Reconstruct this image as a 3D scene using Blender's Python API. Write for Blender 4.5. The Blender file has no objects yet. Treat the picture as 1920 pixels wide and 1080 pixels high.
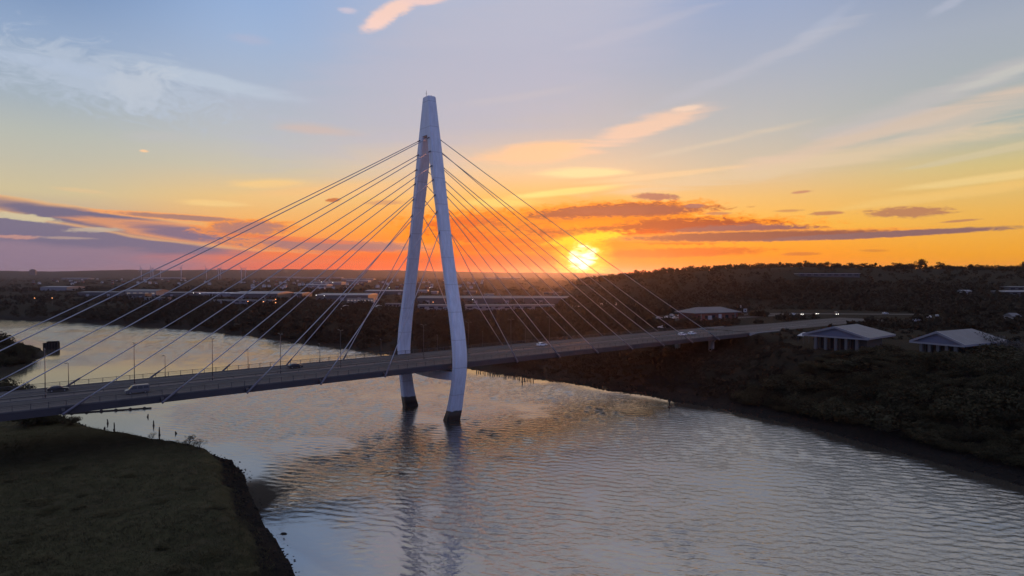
import bpy, bmesh, math, random
import numpy as np
from mathutils import Vector, Matrix
random.seed(7); RNG = np.random.default_rng(7)
S = bpy.context.scene; C = S.collection
R = math.radians

# ------------------------------------------------------------------ camera
FPX, YH, CAMH = 1190.0, 517.73, 45.65
PITCH = math.atan((540-YH)/FPX)
cam = bpy.data.cameras.new('camera'); co = bpy.data.objects.new('camera', cam); C.objects.link(co)
cam.sensor_width = 36; cam.lens = FPX/1920*36; cam.clip_start = .5; cam.clip_end = 60000
co.location = (0, 0, CAMH); co.rotation_euler = (math.pi/2-PITCH, 0, 0)
S.camera = co
S.view_settings.view_transform = 'Standard'; S.view_settings.look = 'None'
S.view_settings.exposure = 0.0; S.view_settings.gamma = 1
try: S.cycles.use_denoising = True
except Exception: pass
S.cycles.max_bounces = 6; S.cycles.diffuse_bounces = 2; S.cycles.glossy_bounces = 3
S.cycles.volume_bounces = 0; S.cycles.transparent_max_bounces = 4
S.cycles.sample_clamp_indirect = 3; S.cycles.sample_clamp_direct = 12
S.cycles.caustics_reflective = False; S.cycles.caustics_refractive = False

def ray(px, py):
    c, s = math.cos(PITCH), math.sin(PITCH)
    dx, du = (px-960)/FPX, (540-py)/FPX
    return dx, c+du*s, -s+du*c
def at(px, py, z=0.0):                 # where the line of sight meets the level z
    dx, dy, dz = ray(px, py); k = (z-CAMH)/dz
    return dx*k, dy*k
def azel(px, py):
    dx, dy, dz = ray(px, py)
    return math.degrees(math.atan2(dx, dy)), math.degrees(math.atan2(dz, math.hypot(dx, dy)))
def lin(r, g, b):
    f = lambda v: (v/255/12.92) if v/255 <= .04045 else ((v/255+.055)/1.055)**2.4
    return (f(r), f(g), f(b), 1)

# ------------------------------------------------------------------ sky
SUN_AZ, SUN_EL = azel(1092, 487)
W = bpy.data.worlds.new('World'); S.world = W; W.use_nodes = True
nt = W.node_tree; nt.nodes.clear(); L = nt.links
def N(t, **k):
    n = nt.nodes.new(t)
    for a, v in k.items(): setattr(n, a, v)
    return n
def put(sock, v):
    if hasattr(v, 'is_output') or isinstance(v, bpy.types.NodeSocket): L.new(v, sock)
    else: sock.default_value = v
def M(op, a, b=0.0, c=0.0, clamp=False):
    n = N('ShaderNodeMath', operation=op, use_clamp=clamp)
    put(n.inputs[0], a); put(n.inputs[1], b); put(n.inputs[2], c)
    return n.outputs[0]
def mr(v, a, b, c=0.0, d=1.0, kind='SMOOTHSTEP'):
    n = N('ShaderNodeMapRange', interpolation_type=kind)
    put(n.inputs[0], v); put(n.inputs[1], a); put(n.inputs[2], b); put(n.inputs[3], c); put(n.inputs[4], d)
    return n.outputs[0]
def mix(f, a, b, mode='MIX'):
    n = N('ShaderNodeMix', data_type='RGBA', blend_type=mode)
    put(n.inputs[0], f); put(n.inputs[6], a); put(n.inputs[7], b)
    return n.outputs[2]
def ramp(f, stops):
    n = N('ShaderNodeValToRGB'); el = n.color_ramp.elements
    while len(el) > 1: el.remove(el[-1])
    el[0].position, el[0].color = stops[0]
    for p, c in stops[1:]:
        e = el.new(p); e.color = c
    put(n.inputs[0], f); return n.outputs[0]
tc = N('ShaderNodeTexCoord'); nrm = N('ShaderNodeVectorMath', operation='NORMALIZE'); L.new(tc.outputs['Generated'], nrm.inputs[0])
sx = N('ShaderNodeSeparateXYZ'); L.new(nrm.outputs[0], sx.inputs[0])
X, Y, Z = sx.outputs
AZ = M('MULTIPLY', M('ARCTAN2', X, Y), 180/math.pi)
EL = M('MULTIPLY', M('ARCSINE', Z), 180/math.pi)
E01 = M('DIVIDE', EL, 60.0, clamp=True)
def st(*rows):                          # (photo row, colour) -> stops over 0..60 degrees
    return [(max(0, math.degrees(math.atan((YH-y)/FPX))/60), lin(*c)) for y, c in rows][::-1]
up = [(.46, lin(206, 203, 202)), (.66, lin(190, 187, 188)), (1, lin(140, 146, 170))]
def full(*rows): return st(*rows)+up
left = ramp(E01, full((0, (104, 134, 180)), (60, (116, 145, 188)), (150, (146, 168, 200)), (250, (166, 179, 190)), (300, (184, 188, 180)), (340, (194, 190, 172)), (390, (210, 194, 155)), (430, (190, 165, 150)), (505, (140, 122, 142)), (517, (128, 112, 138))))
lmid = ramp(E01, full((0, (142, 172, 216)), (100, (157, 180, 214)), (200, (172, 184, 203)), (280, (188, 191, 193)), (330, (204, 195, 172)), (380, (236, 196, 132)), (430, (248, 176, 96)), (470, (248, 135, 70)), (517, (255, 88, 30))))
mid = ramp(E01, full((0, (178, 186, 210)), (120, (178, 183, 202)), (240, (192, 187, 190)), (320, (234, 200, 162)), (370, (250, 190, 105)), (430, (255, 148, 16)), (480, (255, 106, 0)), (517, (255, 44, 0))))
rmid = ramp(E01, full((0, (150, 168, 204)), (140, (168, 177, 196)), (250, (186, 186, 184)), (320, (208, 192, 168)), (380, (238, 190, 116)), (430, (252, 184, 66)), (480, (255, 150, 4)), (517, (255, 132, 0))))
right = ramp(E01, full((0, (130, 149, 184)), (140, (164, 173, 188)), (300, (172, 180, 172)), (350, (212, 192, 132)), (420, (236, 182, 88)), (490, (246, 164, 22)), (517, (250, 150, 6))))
a = [azel(x, 300)[0] for x in (60, 480, 860, 1400, 1900)]
sky = mix(mr(AZ, a[0], a[1]), left, lmid)
sky = mix(mr(AZ, a[1], a[2]), sky, mid)
sky = mix(mr(AZ, a[2]+8, a[3]), sky, rmid)
sky = mix(mr(AZ, a[3], a[4]), sky, right)
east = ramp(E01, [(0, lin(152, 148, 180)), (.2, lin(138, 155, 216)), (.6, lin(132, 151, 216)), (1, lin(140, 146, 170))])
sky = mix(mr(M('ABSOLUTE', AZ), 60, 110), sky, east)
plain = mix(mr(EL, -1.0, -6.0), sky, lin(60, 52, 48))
ns = N('ShaderNodeTexSky', sky_type='NISHITA', sun_disc=False, sun_elevation=R(SUN_EL), sun_rotation=R(SUN_AZ))
ns.air_density = 1.2; ns.dust_density = 2
# streaky noises that tear up the clouds
cmb = N('ShaderNodeCombineXYZ'); L.new(AZ, cmb.inputs[0]); L.new(EL, cmb.inputs[1])
def streak(sx_, sy_, rot, detail=6, rough=.6, dist=.4):
    m = N('ShaderNodeMapping'); L.new(cmb.outputs[0], m.inputs[0])
    m.inputs['Scale'].default_value = (sx_, sy_, 1); m.inputs['Rotation'].default_value = (0, 0, R(rot))
    n = N('ShaderNodeTexNoise'); L.new(m.outputs[0], n.inputs[0])
    n.inputs['Scale'].default_value = 1; n.inputs['Detail'].default_value = detail
    n.inputs['Roughness'].default_value = rough; n.inputs['Distortion'].default_value = dist
    return M('SUBTRACT', n.outputs[0], .5)
n_sun = streak(.75, 1.7, 0, 5, .6, .5); n_low = streak(.13, .95, 0); n_fine = streak(.95, 2.9, 0, 10, .77, .5); n_wisp = streak(.09, .75, -9, 7, .62, 1.0); n_curl = streak(.35, .75, -12, 9, .62, 2.2)
def cloud(base, px, py, hw, hh, tilt, col, amt=1.0, edge=.5, n=None, namp=1.5, rim=None):
    ax, ey = azel(px, py); k = math.degrees(1/FPX)*math.cos(R(ax))
    # each cloud waits for the one before it: evaluated one by one the long chain fits the shader's memory
    sq = N('ShaderNodeVectorMath', operation='MULTIPLY_ADD'); L.new(base, sq.inputs[0]); sq.inputs[1].default_value = (1e-9,)*3; L.new(cmb.outputs[0], sq.inputs[2])
    m = N('ShaderNodeMapping', vector_type='TEXTURE'); L.new(sq.outputs[0], m.inputs[0])
    m.inputs['Location'].default_value = (ax, ey, 0); m.inputs['Rotation'].default_value = (0, 0, R(tilt))
    m.inputs['Scale'].default_value = (hw*k*math.cos(R(ax)), hh*k, 1)
    ln = N('ShaderNodeVectorMath', operation='LENGTH'); L.new(m.outputs[0], ln.inputs[0])
    v = M('MULTIPLY_ADD', n if n is not None else n_fine, namp, ln.outputs['Value'])
    if rim: base = mix(mr(v, 1.22+rim[1], 1.22-edge*.4, 0, .9), base, lin(*rim[0]))
    return mix(mr(v, 1.22, 1.22-edge, 0, amt), base, lin(*col))
# cirrus and sunlit streaks
for c_ in [
    (200, 150, 260, 56, -6, (184, 196, 214), .7, 1., n_curl, 3.0), (400, 152, 190, 16, -7, (190, 202, 218), .7, .8, n_wisp, 1.8),
    (60, 112, 190, 14, -4, (180, 194, 216), .6, .9, n_wisp, 1.8), (265, 160, 70, 40, 20, (194, 202, 214), .6, 1., n_curl, 2.6),
    (900, 130, 420, 150, 20, (186, 186, 204), .6, 1., n_wisp, 1.2), (1050, 20, 260, 60, 12, (186, 188, 206), .5, 1., n_wisp, 1.5),
    (712, 38, 40, 15, 28, (250, 212, 200), 1., .8, n_fine, 1.1), (742, 16, 52, 15, 24, (248, 210, 196), 1., .8, n_fine, 1.3), (795, 1, 46, 8, 6, (245, 208, 200), .9, .8, n_fine, 1.2),
    (653, 20, 20, 6, 0, (214, 200, 212), .7, .9, n_fine, 1.2), (470, 74, 46, 10, 0, (176, 182, 208), .6, 1., n_fine, 1.), (270, 283, 10, 3, 0, (250, 205, 162), 1., .8, n_fine, 1.),
    (290, 256, 70, 12, 6, (190, 190, 190), .6, 1., n_wisp, 1.2), (590, 242, 90, 11, -1, (208, 186, 178), .75, .9, n_wisp, 1.6), (150, 357, 60, 5, -2, (226, 196, 150), .7, .9, n_fine, 1.),
    (500, 344, 100, 11, 4, (246, 205, 140), .9, .9, n_wisp, 1.6), (400, 381, 70, 7, 0, (246, 206, 138), .9, .9, n_wisp, 1.4), (610, 360, 170, 22, 6, (250, 196, 130), .7, 1., n_wisp, 1.6),
    (1010, 284, 130, 20, 6, (253, 203, 158), .95, .8, n_wisp, 1.7), (1205, 240, 125, 20, 15, (243, 204, 178), .9, .85, n_wisp, 1.7), (1290, 203, 34, 6, 4, (246, 214, 190), .8, .9, n_fine, 1.2),
    (1090, 324, 95, 9, 0, (255, 224, 165), .95, .8, n_wisp, 1.5), (1060, 360, 110, 7, 5, (255, 226, 140), .95, .8, n_wisp, 1.2), (930, 380, 80, 9, 0, (255, 214, 120), .8, .8, n_wisp, 1.4),
    (1480, 312, 440, 20, 6, (226, 202, 168), .7, .9, n_wisp, 2.2), (1620, 256, 330, 18, 11, (226, 198, 176), .62, .9, n_wisp, 2.4), (1800, 225, 240, 22, 12, (214, 196, 180), .5, .95, n_wisp, 2.4),
    (1760, 178, 300, 22, 14, (196, 190, 190), .6, 1., n_wisp, 2.0), (1880, 140, 110, 10, 12, (205, 204, 196), .5, 1., n_wisp, 2.2), (1850, 335, 230, 9, 4, (238, 206, 138), .9, .8, n_wisp, 1.4), (1780, 364, 240, 12, 5, (240, 196, 116), .9, .85, n_wisp, 1.6),
    (1780, 8, 50, 10, 20, (180, 186, 204), .6, 1., n_fine, 1.4), (1540, 50, 90, 14, 30, (178, 186, 206), .5, 1., n_wisp, 1.4),
    (1420, 120, 260, 14, 18, (188, 190, 202), .5, 1., n_wisp, 2.4), (1180, 60, 180, 10, 12, (190, 190, 206), .45, 1., n_wisp, 2.2), (1330, 270, 190, 7, 9, (218, 202, 180), .6, 1., n_wisp, 2.0), (980, 180, 160, 9, 8, (198, 192, 198), .45, 1., n_wisp, 2.2),
    (1860, 285, 220, 8, 8, (210, 196, 160), .8, .9, n_wisp, 1.5), (1250, 328, 160, 6, 4, (240, 206, 160), .8, .9, n_wisp, 1.4)]:
    sky = cloud(sky, *c_)
# glow round the sun behind thin cloud
dsun = (math.sin(R(SUN_AZ))*math.cos(R(SUN_EL)), math.cos(R(SUN_AZ))*math.cos(R(SUN_EL)), math.sin(R(SUN_EL)))
dp = N('ShaderNodeVectorMath', operation='DOT_PRODUCT'); L.new(nrm.outputs[0], dp.inputs[0]); dp.inputs[1].default_value = dsun
SD = M('MULTIPLY', M('ARCCOSINE', M('MINIMUM', dp.outputs['Value'], .9999999)), 180/math.pi)
sky = mix(mr(SD, 8, 1, 0, .6), sky, lin(255, 118, 3))
sky = mix(mr(SD, 3.6, .5, 0, .8), sky, lin(255, 172, 5))
# dark clouds
GL = ((255, 140, 10), .35); PK = ((255, 165, 95), .3)
for c_ in [
    (60, 474, 640, 46, -3, (142, 122, 144), .92, .8, n_low, 1.0), (560, 486, 260, 22, 0, (240, 118, 80), .7, 1., n_low, 1.2),
    (120, 438, 400, 24, -5, (116, 110, 137), .95, .6, n_low, 1.2), (40, 398, 170, 12, -6, (110, 106, 134), .97, .45, n_fine, 1.1), (255, 424, 270, 17, -8, (108, 104, 134), .97, .5, n_low, .8, ((240, 180, 120), .12)),
    (440, 448, 230, 14, -6, (122, 108, 136), .95, .6, n_low, 1.1, ((250, 165, 100), .1)), (640, 461, 170, 11, -1, (158, 116, 122), .9, .6, n_fine, 1.9, ((255, 150, 70), .3)),
    (350, 408, 130, 5, -2, (160, 124, 120), .9, .6, n_fine, 1.4, PK), (465, 428, 75, 13, 3, (166, 120, 120), .85, .6, n_fine, 2.2, ((255, 150, 60), .3)),
    (625, 375, 14, 4, 5, (196, 104, 60), .9, .6, n_fine, 1.8), (720, 380, 40, 5, 3, (205, 146, 112), .7, .8, n_fine, 1.6), (560, 449, 140, 5, -3, (240, 120, 75), .7, .8, n_low, 1.4),
    (700, 480, 150, 12, 0, (252, 95, 20), .6, .9, n_low, 1.5),
    (940, 432, 140, 28, -2, (222, 84, 28), .9, .5, n_fine, 2.6, GL), (1010, 420, 120, 16, 2, (172, 78, 62), .9, .5, n_fine, 2.6), (950, 490, 170, 13, 0, (206, 76, 40), .85, .6, n_fine, 1.8), (930, 465, 120, 8, 0, (240, 88, 12), .8, .6, n_fine, 1.6),
    (1140, 401, 150, 17, 2, (136, 66, 62), 1., .42, n_fine, 2.3, GL), (1190, 428, 230, 17, 0, (160, 66, 48), 1., .42, n_fine, 2.2, GL), (1230, 444, 130, 13, -3, (205, 72, 26), .95, .5, n_fine, 1.8), (1390, 432, 130, 11, 0, (138, 90, 94), 1., .5, n_fine, 2.0),
    (1420, 443, 260, 9, 0, (140, 84, 74), 1., .5, n_fine, 1.4, ((255, 160, 60), .25)), (1650, 440, 240, 6, 1.5, (128, 96, 102), 1., .5, n_fine, 1.2), (1200, 394, 150, 9, 0, (146, 78, 72), .9, .6, n_fine, 2.4),
    (1265, 474, 170, 9, 1, (222, 98, 32), .9, .6, n_fine, 1.8), (1230, 369, 44, 7, -3, (164, 110, 102), .95, .6, n_fine, 2.2), (1302, 386, 20, 4, 0, (160, 108, 104), .95, .6, n_fine, 1.6), (1345, 400, 26, 3, 0, (190, 120, 96), .8, .6, n_fine, 1.8),
    (1700, 398, 80, 10, -2, (182, 124, 92), .95, .6, n_fine, 2.6), (1550, 400, 32, 4, 0, (190, 128, 92), .95, .6, n_fine, 1.8), (1502, 360, 20, 3, 4, (200, 140, 110), .9, .7, n_fine, 1.4), (1800, 414, 40, 2.5, 3, (190, 130, 92), .9, .7, n_fine, 1.2),
    (1500, 476, 38, 4, 0, (206, 112, 50), .8, .8, n_fine, 1.4), (1640, 470, 30, 3, -2, (212, 130, 50), .7, .8, n_fine, 1.4), (1480, 395, 30, 3, 0, (200, 140, 95), .8, .8, n_fine, 1.4)]:
    sky = cloud(sky, *c_)
# gaps of clear light in the banks
for c_ in [(40, 407, 75, 7, -5, (214, 200, 164), .9, .6, n_fine, 2.2), (180, 431, 60, 5, 3, (198, 180, 160), .8, .7, n_fine, 2.4), (30, 444, 50, 4, 0, (204, 150, 138), .8, .7, n_fine, 2.2), (120, 446, 60, 3, 0, (184, 158, 150), .7, .8, n_fine, 2.2),
           (1095, 421, 110, 9, 3, (255, 140, 10), .9, .7, n_fine, 2.8), (1100, 447, 80, 10, 8, (255, 214, 40), .95, .7, n_fine, 2.4)]:
    sky = cloud(sky, *c_)
sky = cloud(sky, 1080, 512, 230, 14, 0, (255, 62, 4), .8, 1., n_low, .8)
sky = cloud(sky, 700, 506, 330, 14, 0, (255, 92, 20), .7, 1., n_low, 1.)
# the sun itself, blurred through cloud
vs = M('MULTIPLY_ADD', n_fine, 3.4, SD)
sky = mix(mr(vs, 3.3, .7, 0, .95), sky, lin(255, 205, 10))
sky = mix(mr(M('MULTIPLY_ADD', n_sun, 4.4, SD), 1.95, .4), sky, lin(255, 244, 110))
hot = M('MULTIPLY', mr(M('MULTIPLY_ADD', n_sun, 4.2, SD), 1.35, .1), 1.0)
sky = mix(hot, sky, (1.7, 1.55, 1.15, 1))
# under the horizon (only seen in reflections of nothing): dull ground tone
sky = mix(mr(EL, -1.0, -6.0), sky, lin(60, 52, 48))
bgd = N('ShaderNodeBackground'); L.new(sky, bgd.inputs[0]); bgd.inputs[1].default_value = .97
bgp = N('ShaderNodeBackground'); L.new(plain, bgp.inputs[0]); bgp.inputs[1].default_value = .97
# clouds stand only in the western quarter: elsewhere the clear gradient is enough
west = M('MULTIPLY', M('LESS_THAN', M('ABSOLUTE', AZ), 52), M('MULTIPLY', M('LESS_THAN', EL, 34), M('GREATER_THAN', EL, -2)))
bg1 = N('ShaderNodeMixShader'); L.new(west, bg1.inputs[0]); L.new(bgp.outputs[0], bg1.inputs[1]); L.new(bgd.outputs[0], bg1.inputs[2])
bg2 = N('ShaderNodeBackground'); L.new(ns.outputs[0], bg2.inputs[0]); bg2.inputs[1].default_value = .012
add = N('ShaderNodeAddShader'); L.new(bg1.outputs[0], add.inputs[0]); L.new(bg2.outputs[0], add.inputs[1])
wo = N('ShaderNodeOutputWorld'); L.new(add.outputs[0], wo.inputs[0])
W.cycles.sampling_method = 'MANUAL'; W.cycles.sample_map_resolution = 1024

sl = bpy.data.lights.new('sun', 'SUN'); so = bpy.data.objects.new('sun', sl); C.objects.link(so)
sl.energy = 1.6; sl.angle = R(.6); sl.color = (1, .32, .09)
so.rotation_euler = Vector(dsun).to_track_quat('Z', 'Y').to_euler()

# ------------------------------------------------------------------ materials
MATS = {}
def mat(name, col, rough=.7, metal=0., noise=None, col2=None, bump=0., emit=None, spec=.5, ior=None):
    if name in MATS: return MATS[name]
    m = bpy.data.materials.new(name); m.use_nodes = True; t = m.node_tree
    b = t.nodes['Principled BSDF']; b.inputs['Roughness'].default_value = rough; b.inputs['Metallic'].default_value = metal
    b.inputs['Specular IOR Level'].default_value = spec
    c = tuple(col)+(1,)
    b.inputs['Base Color'].default_value = c
    if noise:
        g = t.nodes.new('ShaderNodeNewGeometry'); n = t.nodes.new('ShaderNodeTexNoise'); n.inputs['Scale'].default_value = noise
        n.inputs['Detail'].default_value = 6; n.inputs['Roughness'].default_value = .65
        t.links.new(g.outputs['Position'], n.inputs['Vector'])
        x = t.nodes.new('ShaderNodeMix'); x.data_type = 'RGBA'
        r = t.nodes.new('ShaderNodeMapRange'); r.inputs[1].default_value = .33; r.inputs[2].default_value = .67
        t.links.new(n.outputs[0], r.inputs[0]); t.links.new(r.outputs[0], x.inputs[0])
        x.inputs[6].default_value = c; x.inputs[7].default_value = tuple(col2 or [v*.7 for v in col])+(1,)
        t.links.new(x.outputs[2], b.inputs['Base Color'])
        if bump:
            bp = t.nodes.new('ShaderNodeBump'); bp.inputs['Strength'].default_value = bump; bp.inputs['Distance'].default_value = .3
            t.links.new(n.outputs[0], bp.inputs['Height']); t.links.new(bp.outputs[0], b.inputs['Normal'])
    if emit:
        b.inputs['Emission Color'].default_value = tuple(emit[:3])+(1,); b.inputs['Emission Strength'].default_value = emit[3]
    MATS[name] = m; return m

# ------------------------------------------------------------------ object helpers
def link(name, me, m=None, parent=None, kind=None):
    o = bpy.data.objects.new(name, me); C.objects.link(o)
    if m is not None and me is not None and len(me.materials) == 0: me.materials.append(m)
    if parent is not None: o.parent = parent
    if kind: o['kind'] = kind
    return o
def tag(o, label, cat=None, group=None):
    o['label'] = label
    if cat: o['category'] = cat
    if group: o['group'] = group
    return o
def thing(name, label, cat, loc=(0, 0, 0), rz=0., group=None):
    o = bpy.data.objects.new(name, None); C.objects.link(o); o.location = loc; o.rotation_euler = (0, 0, rz)
    return tag(o, label, cat, group)
def copy_tree(o, parent=None):
    c = o.copy(); C.objects.link(c)
    if parent is not None: c.parent = parent
    for ch in KIDS.get(o, []): copy_tree(ch, c)
    return c
class _K:
    def get(self, o, d): return [x for x in bpy.data.objects if x.parent == o]
KIDS = _K()
class MB:
    def __init__(s): s.v = []; s.f = []
    def add(s, vs, fs):
        b = len(s.v); s.v += [tuple(p) for p in vs]; s.f += [tuple(i+b for i in f) for f in fs]; return s
    def box(s, x0, x1, y0, y1, z0, z1):
        return s.add([(x0, y0, z0), (x1, y0, z0), (x1, y1, z0), (x0, y1, z0), (x0, y0, z1), (x1, y0, z1), (x1, y1, z1), (x0, y1, z1)],
                     [(3, 2, 1, 0), (4, 5, 6, 7), (0, 1, 5, 4), (1, 2, 6, 5), (2, 3, 7, 6), (3, 0, 4, 7)])
    def tube(s, pts, rad, seg=8):
        pts = [Vector(p) for p in pts]; rr = rad if isinstance(rad, (list, tuple)) else [rad]*len(pts)
        vs = []
        for i, p in enumerate(pts):
            d = (pts[min(i+1, len(pts)-1)]-pts[max(i-1, 0)]).normalized()
            q = d.to_track_quat('Z', 'Y')
            for k in range(seg):
                a_ = 2*math.pi*k/seg
                vs.append(p+q@Vector((rr[i]*math.cos(a_), rr[i]*math.sin(a_), 0)))
        n = len(pts)
        fs = [(i*seg+k, i*seg+(k+1) % seg, (i+1)*seg+(k+1) % seg, (i+1)*seg+k) for i in range(n-1) for k in range(seg)]
        fs += [tuple(range(seg))[::-1], tuple((n-1)*seg+k for k in range(seg))]
        return s.add(vs, fs)
    def loft(s, rings, cap=True):
        k = len(rings[0]); vs = [p for r in rings for p in r]
        fs = [(i*k+j, i*k+(j+1) % k, (i+1)*k+(j+1) % k, (i+1)*k+j) for i in range(len(rings)-1) for j in range(k)]
        if cap: fs += [tuple(range(k))[::-1], tuple((len(rings)-1)*k+j for j in range(k))]
        return s.add(vs, fs)
    def mesh(s, name, smooth=False):
        me = bpy.data.meshes.new(name); me.from_pydata(s.v, [], s.f); me.update()
        if smooth: me.polygons.foreach_set('use_smooth', [True]*len(me.polygons))
        return me
    def build(s, name, m, parent=None, smooth=False, kind=None):
        return link(name, s.mesh(name, smooth), m, parent, kind)

# ------------------------------------------------------------------ river and ground
RB = [(420, -600), (230, -120), (165, 40)]+[at(*p) for p in [(1920, 912), (1800, 880), (1700, 853), (1630, 834), (1560, 813), (1500, 799), (1440, 786), (1380, 773), (1330, 763), (1290, 756), (1255, 752), (1220, 744), (1180, 738), (1140, 733), (1100, 724), (1050, 717), (1000, 711), (940, 702), (880, 693), (800, 677), (700, 661), (600, 647), (480, 631), (360, 618), (240, 609), (120, 603), (0, 599)]]+[(-900, 740), (-1600, 700), (-3000, 640)]
LB = [(-3000, 430), (-900, 450), (-500, 480), (-368, 456), (-300, 402), (-268, 366), (-261, 350), (-280, 336), (-340, 326), (-430, 314), (-430, 292), (-300, 282), (-240, 266), (-205, 248), (-165, 214), (-140, 199), (-123, 187), (-112, 177), (-99, 171), (-86, 165), (-76, 161), (-68, 154), (-62, 146), (-57, 136), (-51.5, 126), (-48, 120), (-45, 115), (-41, 109), (-37, 102.5), (-33, 96), (-27, 80), (-21, 60), (-16, 30), (-14, -20), (-40, -150), (-120, -600)]
POLY = np.array(RB+LB)
def sdist(x, y, poly, closed=True):
    x = np.asarray(x, float); y = np.asarray(y, float)
    d = np.full(x.shape, 1e18); ins = np.zeros(x.shape, bool)
    n = len(poly)
    for i in range(n if closed else n-1):
        ax_, ay = poly[i]; bx, by = poly[(i+1) % n]
        ex, ey = bx-ax_, by-ay; wx, wy = x-ax_, y-ay
        t = np.clip((wx*ex+wy*ey)/(ex*ex+ey*ey), 0, 1)
        d = np.minimum(d, (wx-t*ex)**2+(wy-t*ey)**2)
        if closed:
            c1 = (ay > y) != (by > y)
            with np.errstate(divide='ignore', invalid='ignore'):
                ins ^= c1 & (x < ex*(y-ay)/(ey if ey != 0 else 1e-9)+ax_)
    d = np.sqrt(d)
    return (np.where(ins, -d, d), ins) if closed else d
def sm(x, a_, b_):
    t = np.clip((x-a_)/(b_-a_), 0, 1); return t*t*(3-2*t)
GR = RNG.random((256, 256))
def vn(x, y, s):
    x = np.asarray(x)/s+37.3; y = np.asarray(y)/s+91.7
    xi = np.floor(x).astype(int); yi = np.floor(y).astype(int); fx = x-xi; fy = y-yi
    fx = fx*fx*(3-2*fx); fy = fy*fy*(3-2*fy); g = lambda i, j: GR[i % 256, j % 256]
    return (g(xi, yi)*(1-fx)+g(xi+1, yi)*fx)*(1-fy)+(g(xi, yi+1)*(1-fx)+g(xi+1, yi+1)*fx)*fy-.5
TH = .6565; U = np.array([math.cos(TH), math.sin(TH)]); NV = np.array([-math.sin(TH), math.cos(TH)])
MID = np.array([-27.41, 211.52])
def bw(t, a_): return MID+U*t+NV*a_            # bridge frame: t along, a across (away from the camera)
def deckz(t): return 18.05+.0073*t-2.2e-5*t*t
ROADZ = float(deckz(165))
def hgt(x, y):
    x = np.asarray(x, float); y = np.asarray(y, float)
    d, ins = sdist(x, y, POLY)
    dr = sdist(x, y, RB, False); dl = sdist(x, y, LB, False)
    jag0 = vn(x, y, 9)*3.5+vn(x, y, 3.5)*1.6
    jag = jag0
    # right and far bank
    wr = sm(x, -30, 75)*sm(-y, -340, -230)         # the steep bushy stretch
    under = np.exp(-((x-45)/60)**2-((y-290)/50)**2)
    P = 9+8.3*sm(x+y*.0, -10, 95)*sm(-y, -800, -380)
    Lr = 90-45*wr+20*under
    dd = np.maximum(dr+jag*np.where(dr < 25, 1, .3), 0)
    mud = np.minimum(dd*.13, 1.4+.5*under)
    mud = mud-under*np.maximum(0, vn(x*.5+y*.35, y*.9-x*.5, 3.2)-.08)*5*(dd < 20)*sm(dd, 1, 4)
    hr = mud+(P-1.6)*sm(dd, 7+10*under, 7+Lr)
    # left bank
    Pl = 2.6+2.6*sm(-y, -225, -188)
    ddl = np.maximum(dl+jag*.75+vn(x, y, 1.7)*1.1, 0)
    hl = Pl*sm(ddl, -1.5, 9.0)+.6*sm(ddl, 8, 60)+vn(x, y, 25)*.7*sm(ddl, 5, 25)
    h = np.where(dl < dr, hl, hr)
    r = np.hypot(x, y)
    far_side = np.where(dl < dr, 0., 1.)
    h = h+far_side*(3*sm(y, 420, 800)+12*sm(y, 900, 3500)+8*sm(y, 3000, 6000))*(1-sm(x/np.maximum(y, 1), .12, .3)*sm(-y, -1500, -300))
    h = h+far_side*vn(x, y, 60)*1.6*sm(dr, 20, 80)
    # wooded hill on the right
    s_ = x/np.maximum(y, 1.)
    prof = np.interp(s_, [.07, .11, .143, .193, .244, .328, .454, .62, .81, 1.4], [0, 20, 27, 31, 38, 45, 48.5, 45, 43, 42])
    h = h+np.where(y > 0, prof*sm(y, 470, 880), 0)*far_side*(1-sm(r, 1800, 4000))
    # far ridges
    ridge = 78+58*vn(s_*4000, 0*y, 900)+26*vn(s_*4000, 0*y+3, 260)+9*vn(s_*4000, 0*y+7, 60)+26*np.exp(-((s_+.28)/.26)**2)-40*sm(s_, .02, .2)
    h = h+np.where(y > 0, ridge*sm(r, 6000, 9500)+30*sm(r, 9500, 14000), 0)
    tt = (x-MID[0])*U[0]+(y-MID[1])*U[1]; aa = (x-MID[0])*NV[0]+(y-MID[1])*NV[1]
    # the ground dips below the end spans
    cut = sm(aa, -52, -30)*(1-sm(aa, 22, 40))*sm(tt, 20, 60)*(1-sm(tt, 152, 163)); cap = 1.3+9.2*sm(tt, 45, 150)
    h = np.where(ins, h, h*(1-cut)+np.minimum(h, cap+.12*(h-cap))*cut)
    # ground is graded flat under the road
    wroad = sm(tt, 158, 172)*(1-sm(tt, 330, 420))*(1-sm(np.abs(aa), 17, 42))
    h = h*(1-wroad)+(ROADZ-.25)*wroad
    # car park and pavilion terrace
    for (cx, cy, rad, zz) in FLATS:
        w_ = 1-sm(np.hypot(x-cx, y-cy), rad, rad*1.5); h = h*(1-w_)+zz*w_
    pool = under*(dr < 24)*far_side > .25
    h = np.where(ins, -np.minimum(.25+(-d)*.25, 3.0), np.where(pool, np.maximum(h, -.3), np.maximum(h, .02+.1*np.minimum(np.abs(d), 1))))
    return h
FLATS = [(128, 256, 20, 17.0), (166, 238, 20, 17.0), (126, 410, 40, 18.0), (235, 455, 60, 18.2)]
def gz(x, y): return float(hgt(np.array([x]), np.array([y]))[0])

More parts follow.
